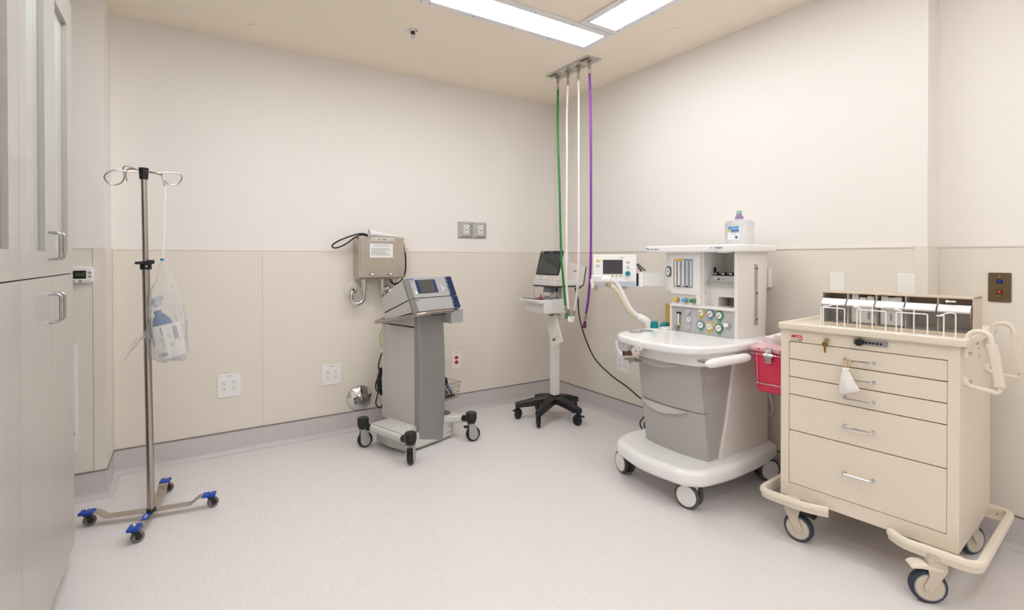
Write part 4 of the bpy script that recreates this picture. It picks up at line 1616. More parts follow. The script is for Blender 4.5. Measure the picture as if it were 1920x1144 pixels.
for y in (1.886, 1.834, 1.784):
    b = MB()
    b.cyl((2.70, y, 1.203), (2.70, y, 1.222), .013, seg=18)
    b.box((2.685, y - .017, 1.203), (2.72, y + .017, 1.210))
    p = b.build('port', BLACK, mf)
    MB().box((2.683, y - .009, 1.207), (2.690, y + .009, 1.219), .002).build('port_valve', CHROME, p)
b = MB()
b.box((2.690, 1.892, 1.203), (2.704, 1.902, 1.252), .002)
b.build('lock_lever', BLACK, mf)
Mf = face_mat((2.6447, 1.836, 1.184), (0, -1, 0), (.012, 0, .032))
MB(Mf).prism([(-.009, -.007), (.009, -.007), (0, .008)], -.0005, .0008).build('warning_triangle', BLACK, mf)
print_rows(.028, .008, 1, Mf @ T(.028, 0, 0), INK, mf, 31)

# right upright
b = MB()
rings = []
for k in range(11):
    z = .853 + (1.345 - .853) * k / 10
    f = k / 10
    bow = .006 * sin(pi * f)
    xr = 2.862 + .022 * f
    rings.append([(2.580, 1.694, z), (2.574, 1.684 - bow * .3, z), (2.579, 1.676 - bow, z), (2.66, 1.668 - bow, z), (2.78, 1.665 - bow, z), (xr - .02, 1.668, z), (xr, 1.678, z), (xr, 1.699, z)])
b.loft(rings)
b.build('upright', AC, a, smooth=45)
b = MB()
b.box((2.722, 1.6575, .925), (2.752, 1.668, 1.272), .002)
b.box((2.730, 1.6555, .930), (2.744, 1.659, 1.267))
rl = b.build('equipment_rail', mat('rail_grey', (.50, .48, .46), .38, .5), a)
for z in (.957, 1.108, 1.248):
    MB().cyl((2.737, 1.657, z), (2.737, 1.6535, z), .006, seg=12).build('rail_bolt', DARKHOLE, rl)
# top shelf
b = MB()
out = fillet([(2.91, 2.30, 0), (2.66, 2.335, 0), (2.545, 2.320, 0), (2.541, 1.99, 0), (2.545, 1.655, 0), (2.60, 1.632, 0), (2.91, 1.630, 0)], [.03, .05, .03, .4, .04, .05, .03], 6, closed=True)
b.prism([(p[0], p[1]) for p in out], 1.341, 1.384, .010, seg=4)
ts = b.build('top_shelf', WHITEG, a, smooth=50)
text('Datex-Ohmeda', .0115, fx(2.228, 1.363, 2.5395), INK, ts, bold=.0002)
b = MB(fx(2.288, 1.363, 2.5425))
b.prism([(.010 * cos(radians(x)), .010 * sin(radians(x))) for x in range(-60, 200, 20)] + [(.005 * cos(radians(x)), .005 * sin(radians(x))) for x in range(180, -60, -20)], 0, .0008)
b.build('logo_swirl', mat('logo_teal', (.0, .20, .22), .4), ts)
text('S/5', .0150, fx(1.812, 1.366, 2.5405), AP, ts)
text('Aespire', .0150, fx(1.766, 1.366, 2.5405), INK, ts, bold=.0003)
b = MB()
b.box((2.555, 1.72, 1.336), (2.60, 1.78, 1.343), .002)
b.build('lamp_window', mat('lamp_window', (.9, .88, .86), .3), ts)

# display on its swing arm
DM = face_mat((2.443, 2.488, 1.222), (.714, -.70, 0), (.02, .02, 1))
d = MB(DM)
d.prism([(p[0], p[1]) for p in rrect(.288, .218, .006)], -.055, 0, .006)
dp = d.build('display', WHITEG, a)
b = MB(DM)
b.box((-.143, -.108, -.052), (.143, -.070, .0012), .003)
b.build('lower_strip', mat('pale_blue_grey', (.50, .55, .60), .4), dp)
MB(DM).box((-.077, -.022, -.002), (.054, .074, .0014), .001, 1).build('screen', mat('display_screen', (.050, .048, .055), .15), dp)
for x, y, c, nm in ((-.110, .066, YEL, 'silence_key'), (-.110, .034, mat('key_grey', (.50, .50, .51), .4), 'key'), (.088, .057, mat('key_grey', (.50, .50, .51), .4), 'key'), (.087, .024, mat('key_blue_grey', (.46, .54, .58), .4), 'key')):
    MB(DM @ T(x, y, 0)).prism(circ(.013, 22, sx=1, sy=.62), -.001, .003, .001).build(nm, c, dp)
MB(DM).cyl((.087, -.018, 0), (.087, -.018, .020), .0165, seg=26, bev=.003).build('control_knob', TEAL, dp)
for x in (-.042, -.013, .015, .042):
    MB(DM @ T(x, -.034, 0)).prism(circ(.0075, 18), -.001, .003, .001).build('menu_key', mat('khaki_key', (.52, .46, .22), .4), dp)
MB(DM).box((.030, .086, 0), (.062, .089, .0006)).build('maker_mark', INK, dp)
b = MB(DM)
b.box((.03, -.122, -.05), (.085, -.108, -.015), .003)
b.build('clamp', SCREWM, dp)
b = MB()
A0, A1 = V((2.592, 2.360, 1.166)), V((2.68, 2.20, 1.172))
arm = [A0, V((2.635, 2.29, 1.168)), A1]
rings = []
for p in arm:
    rings.append([p + V((.02, .02, -.043)), p + V((-.012, -.012, -.043)), p + V((-.012, -.012, .043)), p + V((.02, .02, .043))])
b.loft(rings)
b.build('swing_arm', AW, a)
b = MB()
b.cyl((2.580, 2.372, 1.115), (2.580, 2.372, 1.215), .0215, seg=20, bev=.004)
b.build('arm_pivot', WHITEG, a)
b = MB()
b.cyl((2.575, 2.400, 1.12), (2.575, 2.400, 1.205), .012, seg=16)
b.box((2.54, 2.44, 1.13), (2.575, 2.47, 1.20), .004)
b.tube([(2.575, 2.40, 1.165), (2.55, 2.455, 1.165)], .012, 10)
b.build('pivot_bracket', DARKHOLE, a)
b = MB()
b.box((2.56, 2.375, 1.222), (2.60, 2.398, 1.228), M=T(2.58, 2.386, 1.225) @ Matrix.Rotation(radians(50), 4, (.7, .7, 0)) @ T(-2.58, -2.386, -1.225))
b.tube([(2.60, 2.36, 1.222), (2.565, 2.395, 1.270)], .005, 8)
b.tube([(2.585, 2.375, 1.222), (2.560, 2.400, 1.265)], .005, 8)
b.build('lock_lever', mat('dark_metal', (.10, .11, .11), .35, .6), a)

# breathing circuit: Y piece, corrugated tubes, elbow on the table
Yp = V((2.300, 2.462, 1.150))
b = MB()
b.cyl(Yp + V((-.030, .030, .018)), Yp + V((.042, -.042, .018)), .026, seg=20, bev=.006)
b.box(Yp + V((-.05, -.02, -.002)), Yp + V((.01, .05, .045)), .010)
b.cyl(Yp + V((-.045, .040, .02)), Yp + V((-.040, .035, -.035)), .014, seg=16)
b.build('circuit_y_piece', WHITE, a)
b = MB()
b.cyl(Yp + V((.020, -.030, -.004)), Yp + V((.036, -.042, -.022)), .017, seg=16)
b.cyl(Yp + V((-.030, .022, -.02)), Yp + V((-.030, .022, -.055)), .013, seg=16)
b.build('tan_connector', mat('tan_clear', (.42, .33, .19), .3), a)


def corr(pts, r, n=70, amp=.08):
    P = spline(pts, 8)
    L = [0]
    for p, q in zip(P[:-1], P[1:]):
        L.append(L[-1] + (q - p).length)
    out, rad = [], []
    for i in range(n * 2 + 1):
        s = L[-1] * i / (n * 2)
        j = max(k for k in range(len(L)) if L[k] <= s + 1e-9)
        j = min(j, len(P) - 2)
        f = (s - L[j]) / max(1e-9, L[j + 1] - L[j])
        out.append(P[j].lerp(P[j + 1], f))
        rad.append(r * (1 + amp * (1 if i % 2 else -1)))
    return out, rad


P, R_ = corr([(2.335, 2.420, 1.168), (2.372, 2.405, 1.150), (2.405, 2.385, 1.09), (2.440, 2.358, 1.00), (2.470, 2.335, .950), (2.500, 2.312, .920), (2.515, 2.300, .910)], .0135, amp=.04)
MB().tube(P, R_, 14).build('breathing_tube', WHITEG, a, smooth=60)
P, R_ = corr([(2.335, 2.415, 1.128), (2.362, 2.398, 1.108), (2.392, 2.380, 1.06), (2.425, 2.360, .99), (2.465, 2.335, .935), (2.49, 2.325, .915), (2.515, 2.31, .902)], .0120, amp=.04)
MB().tube(P, R_, 14).build('breathing_tube', mat('cream_tube', (.74, .66, .50), .4), a, smooth=60)
b = MB()
b.tube(fillet([(2.490, 2.322, .925), (2.535, 2.283, .900), (2.545, 2.268, .850)], .025, 5), .024, 16)
b.build('circuit_elbow', WHITE, a)
b = MB()
b.cyl((2.516, 2.208, .852), (2.516, 2.208, .862), .034, seg=24, bev=.003)
b.build('knob_seat', WHITE, a)
MB().cyl((2.516, 2.208, .860), (2.516, 2.208, .905), .026, .021, seg=24, bev=.004).build('pressure_knob', TEAL, a)
b = MB()
b.cyl((2.700, 2.215, .870), (2.700, 2.215, 1.008), .046, seg=28, bev=.004)
b.build('bellows_housing', mat('amber_canister', (.58, .37, .10), .18, coat=.3), a)
b = MB()
b.cyl((2.700, 2.215, .852), (2.700, 2.215, .874), .050, seg=28)
b.build('bellows_base', mat('dark_bronze', (.08, .055, .03), .4), a)
b = MB()
b.box((2.61, 2.21, .860), (2.66, 2.25, .885), .006, M=T(2.64, 2.23, .87) @ Matrix.Rotation(radians(-30), 4, 'Y') @ T(-2.64, -2.23, -.87))
b.build('release_lever', TEAL, a)
b = MB()
b.box((2.555, 2.14, .853), (2.70, 2.21, .866), .005)
b.build('absorber_deck', AW, a)

# absorber parts under the left of the table
b = MB()
b.tube(fillet([(2.185, 2.205, .812), (2.19, 2.195, .750), (2.19, 2.15, .728), (2.195, 2.125, .75), (2.195, 2.118, .812)], .03, 6), .0115, 12)
b.tube(fillet([(2.195, 2.118, .812), (2.20, 2.105, .765), (2.205, 2.09, .762), (2.21, 2.085, .812)], .012, 4), .0105, 12)
b.build('absorber_tube', WHITE, a)
b = MB()
b.cyl((2.152, 2.118, .752), (2.185, 2.082, .756), .012, .014, seg=16)
b.build('outlet_port', mat('brown_port', (.13, .055, .03), .35, .4), a)
b = MB()
b.cyl((2.148, 2.122, .7515), (2.156, 2.114, .752), .0135, seg=16)
b.build('port_mouth', BLACK, a)
for (x, y, z, r) in ((2.130, 2.000, .787, .026), (2.088, 1.938, .822, .0235)):
    M = fx(y, z, x) @ Matrix.Rotation(radians(38), 4, 'Y')
    b = MB(M)
    b.prism(circ(r, 28), -.012, .006, .003)
    v = b.build('check_valve', mat('ivory_valve', (.66, .63, .52), .3), a)
    MB(M).lathe([(.0, .007), (r * .25, .010), (r * .6, .0075), (r * .62, .006), (.0, .005)], seg=20).build('valve_disc', WHITE, v)
    b = MB(M)
    for an in (0, 60, 120):
        b.tube([V((cos(radians(an)), sin(radians(an)), 0)) * -r * .55 + V((0, 0, .0085)), V((cos(radians(an)), sin(radians(an)), 0)) * r * .55 + V((0, 0, .0085))], .0012, 6)
    b.build('valve_ribs', INK, v)
b = MB()
b.cyl((2.130, 2.0, .787), (2.22, 2.06, .785), .012, seg=14)
b.cyl((2.095, 1.94, .800), (2.20, 2.03, .790), .007, seg=12)
b.box((2.165, 2.035, .712), (2.215, 2.13, .722), .002)
b.box((2.175, 2.05, .722), (2.19, 2.06, .735))
b.cyl((2.17, 2.08, .700), (2.17, 2.08, .715), .010, seg=14)
b.build('absorber_bracket', STEELD, a)
b = MB()
b.box((2.22, 2.06, .735), (2.45, 2.22, .815), .01)
b.build('absorber_body', AW, a)

# casters (twin wheels)
for i, (x, y, ang, br) in enumerate(((2.268, 2.225, 75, 1), (2.232, 1.708, -77, 1), (2.900, 1.680, -23, 0), (2.87, 2.20, 70, 0))):
    Mc = T(x, y, 0) @ RZ(ang)
    b = MB(Mc)
    b.box((-.026, -.014, .050), (.032, .014, .126), .008)
    b.cyl((.012, 0, .10), (.012, 0, .130), .022, seg=18)
    c = b.build('caster', AW, a)
    for s in (-1, 1):
        b = MB(Mc)
        b.cyl((-.012, s * .015, .0665), (-.012, s * .036, .0665), .0665, seg=36, bev=.007)
        w = b.build('tyre', TYRE, c)
        b = MB(Mc)
        b.cyl((-.012, s * .030, .0665), (-.012, s * .0385, .0665), .054, seg=32, bev=.003)
        b.cyl((-.012, s * .036, .0665), (-.012, s * .0395, .0665), .006, seg=12)
        b.build('wheel_disc', AW, c)
    if br:
        b = MB(Mc)
        b.box((-.105, -.030, .122), (-.005, .030, .136), .005)
        b.build('brake_pedal', mat('pedal_dark', (.10, .10, .095), .45), c)

# disinfectant bottle on the shelf
t = thing('pump_bottle', 'clear pump bottle with blue label standing on top of the machine shelf', 'bottle', (2.70, 1.742, 1.384))
CB = clear('clear_bottle', (.95, .95, .96), .30, .12)
b = MB()


def sq_ring(hw, hd, z, r):
    return [(2.70 + p[1], 1.742 + p[0], z) for p in rrect(hw * 2, hd * 2, r, 4)]


b.loft([sq_ring(.068, .036, 1.3845, .014), sq_ring(.074, .040, 1.389, .018), sq_ring(.074, .040, 1.505, .018), sq_ring(.066, .034, 1.522, .02), sq_ring(.030, .028, 1.530, .026), sq_ring(.0175, .0175, 1.532, .017)])
b.build('bottle', CB, t, smooth=40)
b = MB()
b.box((2.6595, 1.715, 1.412), (2.6605, 1.788, 1.494))
lab = b.build('label', PAPER, t)
ML = fx(1.752, 1.453, 2.6593)
MB(ML).box((-.034, .012, 0), (.034, .037, .0005)).build('blue_band', mat('label_blue', (.10, .32, .66), .5), lab)
MB(ML).box((-.010, .002, .0003), (.034, .014, .0008)).build('navy_band', mat('label_navy', (.02, .10, .42), .5), lab)
MB(ML @ T(-.024, .012, .0006)).prism(circ(.010, 20), 0, .0004).build('yellow_spot', mat('label_yellow', (.55, .60, .06), .5), lab)
MB(ML).box((.012, -.034, 0), (.026, -.020, .0006)).build('square_mark', mat('label_navy', (.02, .10, .42), .5), lab)
print_rows(.040, .008, 1, ML @ T(.008, .024, .0005), WHITE, lab, 32)
print_rows(.034, .006, 1, ML @ T(.014, .008, .0008), WHITE, lab, 33)
print_rows(.036, .006, 1, ML @ T(.004, -.008, 0), mat('label_blue', (.10, .32, .66), .5), lab, 34)
b = MB()
b.cyl((2.70, 1.742, 1.530), (2.70, 1.742, 1.548), .0225, seg=24, bev=.003)
b.cyl((2.70, 1.742, 1.546), (2.70, 1.742, 1.560), .017, .012, seg=20)
b.build('collar', clear('lilac_collar', (.62, .42, .72), .45, .2), t)
b = MB()
b.cyl((2.70, 1.742, 1.556), (2.70, 1.742, 1.580), .0165, .0145, seg=22, bev=.003)
b.build('pump_cap', clear('mint_cap', (.50, .78, .68), .5, .2), t)

t = thing('hanging_cable', 'pair of black cords hanging behind the left of the white machine', 'cord', (2.80, 2.25, .1))
for dx in (0, .02):
    MB().tube(spline([(2.80, 2.36 - dx, .40), (2.81, 2.42 - dx, .33), (2.80, 2.50 - dx * .3, .25), (2.79, 2.515 + dx, .17), (2.78, 2.53 + dx * 2, .10), (2.80, 2.50, .008)], 6), .005, 8).build('cord', RUBBER, t)
single(MB().tube(spline([(2.93, 1.72, .70), (2.93, 1.70, .55), (2.92, 1.685, .49), (2.92, 1.668, .43), (2.92, 1.675, .385), (2.92, 1.705, .37), (2.925, 1.74, .42)], 6), .005, 8).build('white_cord', WHITE),
       'white cord looped behind the white machine under the red bin', 'cord')
# ------------------------------------------------------------------ cream supply cart
CR = mat('cream_enamel', (.77, .69, .575), .33, coat=.15)
CRP = mat('cream_plastic', (.77, .70, .585), .38)
CRW = mat('cream_caster', (.60, .535, .435), .42)
NAVYR = mat('navy_tyre', (.030, .040, .060), .5)
GREYR = mat('grey_tyre_edge', (.25, .27, .30), .5)
yw = radians(5.0)
MC_ = Matrix(((sin(yw), cos(yw), 0, 2.38), (-cos(yw), sin(yw), 0, 1.32), (0, 0, 1, 0), (0, 0, 0, 1)))
k = thing('supply_cart', 'cream five-drawer medical supply cart with push handles and bumper rails on casters', 'cart', M=MC_)
D, W_ = .565, .648
PRUZ = Matrix(((1, 0, 0, 0), (0, 0, 1, 0), (0, 1, 0, 0), (0, 0, 0, 1)))
b = MB(MC_)
b.box((0, .002, .190), (.038, D, .975), .002, 1)
b.box((W_ - .036, .002, .190), (W_, D, .975), .002, 1)
b.box((.030, .0025, .190), (W_ - .03, .03, .2535), .0015, 1)
b.box((.030, .0025, .9175), (W_ - .03, .03, .975), .0015, 1)
b.box((.030, D - .02, .19), (W_ - .03, D, .975))
b.box((.030, .02, .19), (W_ - .03, D - .01, .20))
b.build('body', CR, k)
b = MB(MC_)
b.box((.037, .010, .252), (W_ - .035, .014, .919))
b.build('drawer_shadow_gap', DARKHOLE, k)
SE = [.2545, .5035, .6705, .7525, .8355, .9165]
for i in range(5):
    z0, z1 = SE[i] + .0018, SE[i + 1] - .0018
    b = MB(MC_)
    b.box((.0405, .0, z0), (.6115, .018, z1), .0018, 2)
    d = b.build('drawer', CR, k)
    zh = [.377, .581, .704, .788, .869][i]
    b = MB(MC_)
    P = fillet([(.270, .002, zh), (.270, -.028, zh), (.376, -.028, zh), (.376, .002, zh)], .010, 5)
    b.tube(P, .0044, 10)
    for u in (.270, .376):
        b.cyl((u, .001, zh), (u, -.004, zh), .008, seg=14, bev=.001)
    b.build('drawer_handle', CHROME, d)
# top tray
b = MB(MC_)
z0, z1 = .9735, 1.004
ua, ub, wa, wb = -.006, .670, -.018, D + .008


def rr_(ins, z, r):
    return [(p[0], p[1], z) for p in rrect(ub - ua - 2 * ins, wb - wa - 2 * ins, max(.002, r - ins), 4, ((ua + ub) / 2, (wa + wb) / 2))]


b.loft([rr_(.004, z0, .012), rr_(0, z0 + .004, .012), rr_(0, z1 - .005, .012), rr_(.0015, z1 - .0015, .012), rr_(.005, z1, .012), rr_(.013, z1 - .001, .014), rr_(.017, z1 - .005, .016), rr_(.022, .989, .020), rr_(.030, .986, .024)])
tray = b.build('top_tray', CRP, k, smooth=50)
# drop bumper rails
DP = [(-.016, -.024), (.008, -.024), (.012, -.008), (.017, -.002), (.018, .006), (.013, .016), (.0, .020), (-.013, .016), (-.018, .006), (-.017, -.002)]


def bumper(path):
    P = fillet(path, [0] + [.055] * (len(path) - 2) + [0], 6)
    rings = []
    for i, p in enumerate(P):
        d = (P[min(i + 1, len(P) - 1)] - P[max(i - 1, 0)]).normalized()
        nrm = V((d.y, -d.x, 0))
        rings.append([p + nrm * x * .85 + V((0, 0, z)) for x, z in DP])
    b = MB(MC_)
    b.loft(rings)
    return b.build('bumper_rail', CRP, k, smooth=45)


ZB_ = .192
bumper([(.440, -.018, ZB_), (.490, -.058, ZB_), (.716, -.058, ZB_), (.716, D + .018, ZB_), (.540, D + .018, ZB_)])
P = [(.11, D + .018, ZB_), (-.070, D + .018, ZB_), (-.070, -.058, ZB_), (.135, -.058, ZB_), (.215, -.024, ZB_)]
bumper(P)
for u0, u1 in ((-.002, .13), (.535, .66)):
    b = MB(MC_)
    b.box((u0, -.045, .180), (u1, .01, .188), .002, 1)
    br = b.build('bumper_bracket', CRW, k)
    for u in (u0 + .015, u1 - .025):
        MB(MC_).cyl((u, -.022, .187), (u, -.022, .1905), .0075, seg=14, bev=.001).build('bracket_bolt', CRP, br)
b = MB(MC_)
b.box((.64, D - .08, .180), (.70, D + .01, .188), .002, 1)
br = b.build('bumper_bracket', CRW, k)
MB(MC_).cyl((.675, D - .03, .187), (.675, D - .03, .191), .006, seg=12).build('bracket_bolt', SCREWM, br)
# push handles
for i, w in enumerate((.050, .440)):
    du = .0 if i == 0 else .008
    b = MB(MC_)
    P = fillet([(.654 + du, w, .935), (.664 + du, w, 1.030), (.722 + du, w, 1.034), (.731 + du, w, .975), (.752 + du, w, .826), (.745 + du, w, .812), (.662, w, .822), (.654, w, .850)],
               [0, .034, .034, .01, .012, .012, .014, 0], 6)
    b.tube(P, .0088, 14)
    b.box((.645, w - .012, .925), (.662, w + .012, .965), .004)
    b.box((.645, w - .012, .825), (.662, w + .012, .856), .004)
    hd = b.build('push_handle', CRP, k, smooth=50)
    b = MB(MC_)
    A0, A1 = V((.7305 + du, w, .988)), V((.7515 + du, w, .836))
    rings = []
    n = 32
    for j in range(n + 1):
        f = j / n
        c = A0.lerp(A1, f)
        wob = .003 * abs(sin(pi * f * 9)) if .04 < f < .96 else 0
        hw = .0135
        rings.append([c + V((-.0145 + wob, -hw * .8, 0)), c + V((-.0145 + wob, hw * .8, 0)), c + V((-.006, hw, 0)), c + V((.012, hw, 0)), c + V((.0145, hw * .7, 0)), c + V((.0145, -hw * .7, 0)), c + V((.012, -hw, 0)), c + V((-.006, -hw, 0))])
    b.loft(rings)
    b.build('grip', CRP, hd, smooth=50)
    for z in (.942, .836):
        MB(MC_).cyl((.648, w + .004 if i else w + .010, z), (.672, w + .004 if i else w + .010, z), .007, seg=12).build('handle_bolt', CHROME, hd)
# holes and rivets on the right side
for w, z in ((.30, .955), (.33, .932), (.34, .900)):
    MB(MC_).cyl((W_ - .002, w, z), (W_ + .0008, w, z), .006 if z > .95 else .004, seg=12).build('bolt_hole', DARKHOLE, k)
for z in (.86, .80, .72, .45, .40, .34):
    MB(MC_).cyl((W_ - .002, .20, z), (W_ + .001, .20, z), .003, seg=8).build('rivet', CRP, k)
# badge, lock, key, keypad lock
Fm = MC_ @ face_mat((0, .0020, 0), (1, 0, 0), (0, 0, 1))
b = MB(Fm)
b.box((.041, .9185, 0), (.098, .953, .0008))
bd = b.build('badge', mat('badge_cream', (.72, .66, .58), .4), k)
LR = mat('logo_red', (.66, .020, .012), .4)
text('MPD', .0205, Fm @ T(.0685, .9420, .001), LR, bd, bold=.0007, shear=.12)
b = MB(Fm)
b.tube([(.0845 + .0095 * cos(radians(x)), .9385 + .0125 * sin(radians(x)), .0012) for x in range(-130, 70, 12)], [.0009 + .0014 * sin(pi * i / 16) for i in range(17)], 6, flat=.3)
b.build('logo_swoosh', LR, bd)
print_rows(.040, .0035, 1, Fm @ T(.066, .9295, .0008), INK, bd, 40)
print_rows(.046, .004, 1, Fm @ T(.070, .9225, .0008), mat('navy_ink', (.04, .06, .2), .5), bd, 41)
b = MB(MC_)
b.cyl((.200, .004, .9425), (.200, -.012, .9425), .0095, seg=20, bev=.002)
lk = b.build('drawer_lock', mat('brass_lock', (.52, .40, .22), .25, 1.0), k)
b = MB(MC_)
b.box((.1985, -.019, .933), (.2015, -.011, .952), .001, 1)
b.build('key_blade', CHROME, lk)
t = thing('cabinet_key', 'brass key hanging in the lock of the cream cart', 'key', MC_ @ V((.200, -.018, .90)))
b = MB(MC_ @ face_mat((.197, -.0165, .9245), (1, 0, 0), (0, 0, 1)))
b.prism(circ(.0125, 24), -.001, .001)
b.prism([(-.004, -.008), (.004, -.008), (.0035, -.036), (-.002, -.038), (-.0035, -.03)], -.001, .001)
b.build('key', mat('brass_key', (.42, .25, .06), .28, 1.0), t)
b = MB(MC_)
b.box((.301, -.004, .9395), (.424, .004, .9615), .0015, 1)
kp = b.build('keypad_lock', mat('lock_metal', (.42, .43, .45), .3, .8), k)
b = MB(MC_)
b.cyl((.326, -.002, .9505), (.326, -.026, .9505), .0165, .0145, seg=24, bev=.004)
b.box((.326, -.018, .9445), (.345, -.006, .9565), .003)
b.build('lock_knob', BLACK, kp)
for j in range(5):
    u = .350 + j * .0128
    MB(MC_).cyl((u, -.003, .9505), (u, -.007, .9505), .0048, seg=14, bev=.001).build('lock_button', BLACK, kp)
# casters
for i, (u, w, ang, br) in enumerate(((.085, -.022, 3, 2), (.570, -.080, 217, 1), (.60, .47, 65, 0), (.06, .46, 30, 0))):
    Mc = MC_ @ T(u, w + .02, 0) @ RZ(ang)
    b = MB(Mc)
    b.cyl((-.022, 0, .168), (-.022, 0, .194), .030, seg=22)
    for s in (-1, 1):
        pr = [(-.052, .165), (.006, .165), (.012, .146), (.004, .110), (.022, .066), (.014, .050), (-.002, .052), (-.034, .100), (-.054, .135)]
        pr = [(-x if 0 else x, z) for x, z in pr]
        b.prism(pr, s * .024 - .003, s * .024 + .003, .0015, PRUZ)
    b.box((-.050, -.026, .150), (.008, .026, .172), .008)
    c = b.build('caster', CRW, k)
    b = MB(Mc)
    b.cyl((.0, -.0165, .0625), (.0, .0165, .0625), .0625, seg=40, bev=.010)
    tw = b.build('tyre', NAVYR, c)
    b = MB(Mc)
    for s in (-1, 1):
        b.cyl((0, s * .013, .0625), (0, s * .0172, .0625), .0510, seg=36)
    b.build('tyre_edge', GREYR, c)
    b = MB(Mc)
    for s in (-1, 1):
        b.cyl((0, s * .014, .0625), (0, s * .0190, .0625), .0470, seg=32, bev=.002)
        b.cyl((0, s * .018, .0625), (0, s * .0285, .0625), .010, seg=18, bev=.002)
    b.build('hub', CRW, c)
    if br == 1:
        b = MB(Mc)
        b.prism([(-.040, .142), (.015, .152), (.045, .148), (.062, .139), (.064, .131), (.03, .134), (-.040, .130)], -.028, .028, .004, PRUZ, side_bev=True)
        b.build('brake_pedal', CRP, c)
    elif br == 2:
        b = MB(Mc)
        b.prism([(-.03, .148), (.03, .150), (.072, .136), (.070, .126), (.02, .134), (-.03, .136)], -.020, .020, .003, PRUZ)
        b.build('brake_pedal', BLACK, c)

# clear tilt-bin organiser on the tray
SMOKE = clear('smoke_clear', (.90, .88, .86), .05, .06)
LIPREFL = clear('lip_reflection', (.96, .96, .97), .70, .18)  # nearly opaque white: ceiling light's reflection put into the lip colour
t = thing('tilt_bin_organizer', 'cream five-bin organiser with clear tilting bins standing on the cart top', 'organizer', MC_ @ V((.38, .28, .986)))
b = MB(MC_)
u0, u1, w0, w1, z0, z1 = .104, .655, .200, .345, .986, 1.146
b.box((u0, w0, z0), (u1, w1, z0 + .016), .001, 1)
b.box((u0, w0, z1 - .006), (u1, w1, z1), .001, 1)
b.box((u0, w0, z0), (u0 + .004, w1, z1), .001, 1)
b.box((u1 - .006, w0 - .002, z0), (u1, w1, z1), .001, 1)
b.box((u0, w1 - .004, z0), (u1, w1, z1), .001, 1)
b.build('frame', mat('organizer_cream', (.60, .51, .40), .4), t)
b = MB(MC_)
b.box((u0 + .004, w1 - .0065, z0 + .016), (u1 - .006, w1 - .0042, z1 - .006))
b.build('back_liner', mat('brown_liner', (.52, .43, .345), .5), t)
dv = [.107, .212, .324, .432, .541, .649]
for a_, c_ in zip(dv[:-1], dv[1:]):
    a_ += .003
    c_ -= .003
    b = MB(MC_)
    prof = [(.203, 1.005), (.196, 1.05), (.180, 1.084), (.174, 1.090), (.199, 1.118)]
    rings = []
    for u in (a_, c_):
        rings.append([(u, w, z) for w, z in prof[:4]])
    b.loft(rings, closed=False)
    pr = [(.203, 1.005), (.196, 1.05), (.174, 1.090), (.199, 1.118), (.30, 1.118), (.285, 1.005)]
    for u in (a_, c_):
        b.prism(pr, u - .0007, u + .0007, 0, PRWZ)
    b.box((a_, .204, 1.003), (c_, .285, 1.006))
    bn = b.build('tilt_bin', SMOKE, t, smooth=0)
    b = MB(MC_)
    rings = []
    for u in (a_, c_):
        rings.append([(u, .173, 1.0905), (u, .196, 1.1150), (u, .1975, 1.1138), (u, .1745, 1.0890)])
    b.loft(rings)
    b.build('bin_lip', LIPREFL, bn, smooth=0)
    b = MB(MC_)
    b.box((a_ - .0045, .199, 1.002), (a_ - .0015, .25, 1.140))
    b.build('divider', mat('organizer_cream', (.6, .51, .4), .4), t)
# packaged supplies in the bins: second and third
PK = mat('packet_white', (.84, .83, .82), .4)
PKB = mat('packet_blue', (.28, .40, .58), .5)
rg = random.Random(11)
n = 0
for (u, h, m, lab) in ((.236, .118, PK, 'tall white supply packet standing at left in the second clear bin'), (.266, .105, PK, 'white supply packet in the middle of the second clear bin'),
                       (.290, .112, PKB, 'blue-edged supply packet at right in the second clear bin'), (.310, .08, PK, 'narrow white supply packet against the right wall of second clear bin'),
                       (.350, .115, PK, 'white supply packet at left in the third clear bin'), (.376, .110, PKB, 'blue-striped supply packet in the middle of the third clear bin'),
                       (.405, .114, PK, 'white supply packet at right in the third clear bin')):
    h += .012
    Mq = MC_ @ T(u, .240, 1.008) @ Matrix.Rotation(radians(rg.uniform(-4, 4)), 4, 'Y')
    q = thing('supply_packet', lab, 'packet', M=Mq, group='packets in the clear bins')
    b = MB(Mq)
    hw = .0145
    b.loft([[(-hw, -.018, 0), (hw, -.018, 0), (hw, .018, 0), (-hw, .018, 0)], [(-hw, -.022, h * .4), (hw, -.022, h * .4), (hw, .02, h * .4), (-hw, .02, h * .4)],
            [(-hw * .9, -.016, h), (hw * .9, -.016, h), (hw * .9, -.010, h), (-hw * .9, -.010, h)]])
    p = b.build('packet', m if m is PK else PK, q)
    if m is PKB:
        MB(Mq).box((-.006, -.0235, h * .15), (.004, -.021, h * .42)).build('blue_stripe', PKB, p)
# white slide bolt on the last bin
b = MB(MC_)
b.cyl((.572, .192, 1.1285), (.600, .192, 1.1285), .0032, seg=10)
b.ball((.572, .192, 1.1285), .0055)
b.build('bin_latch', WHITE, t)

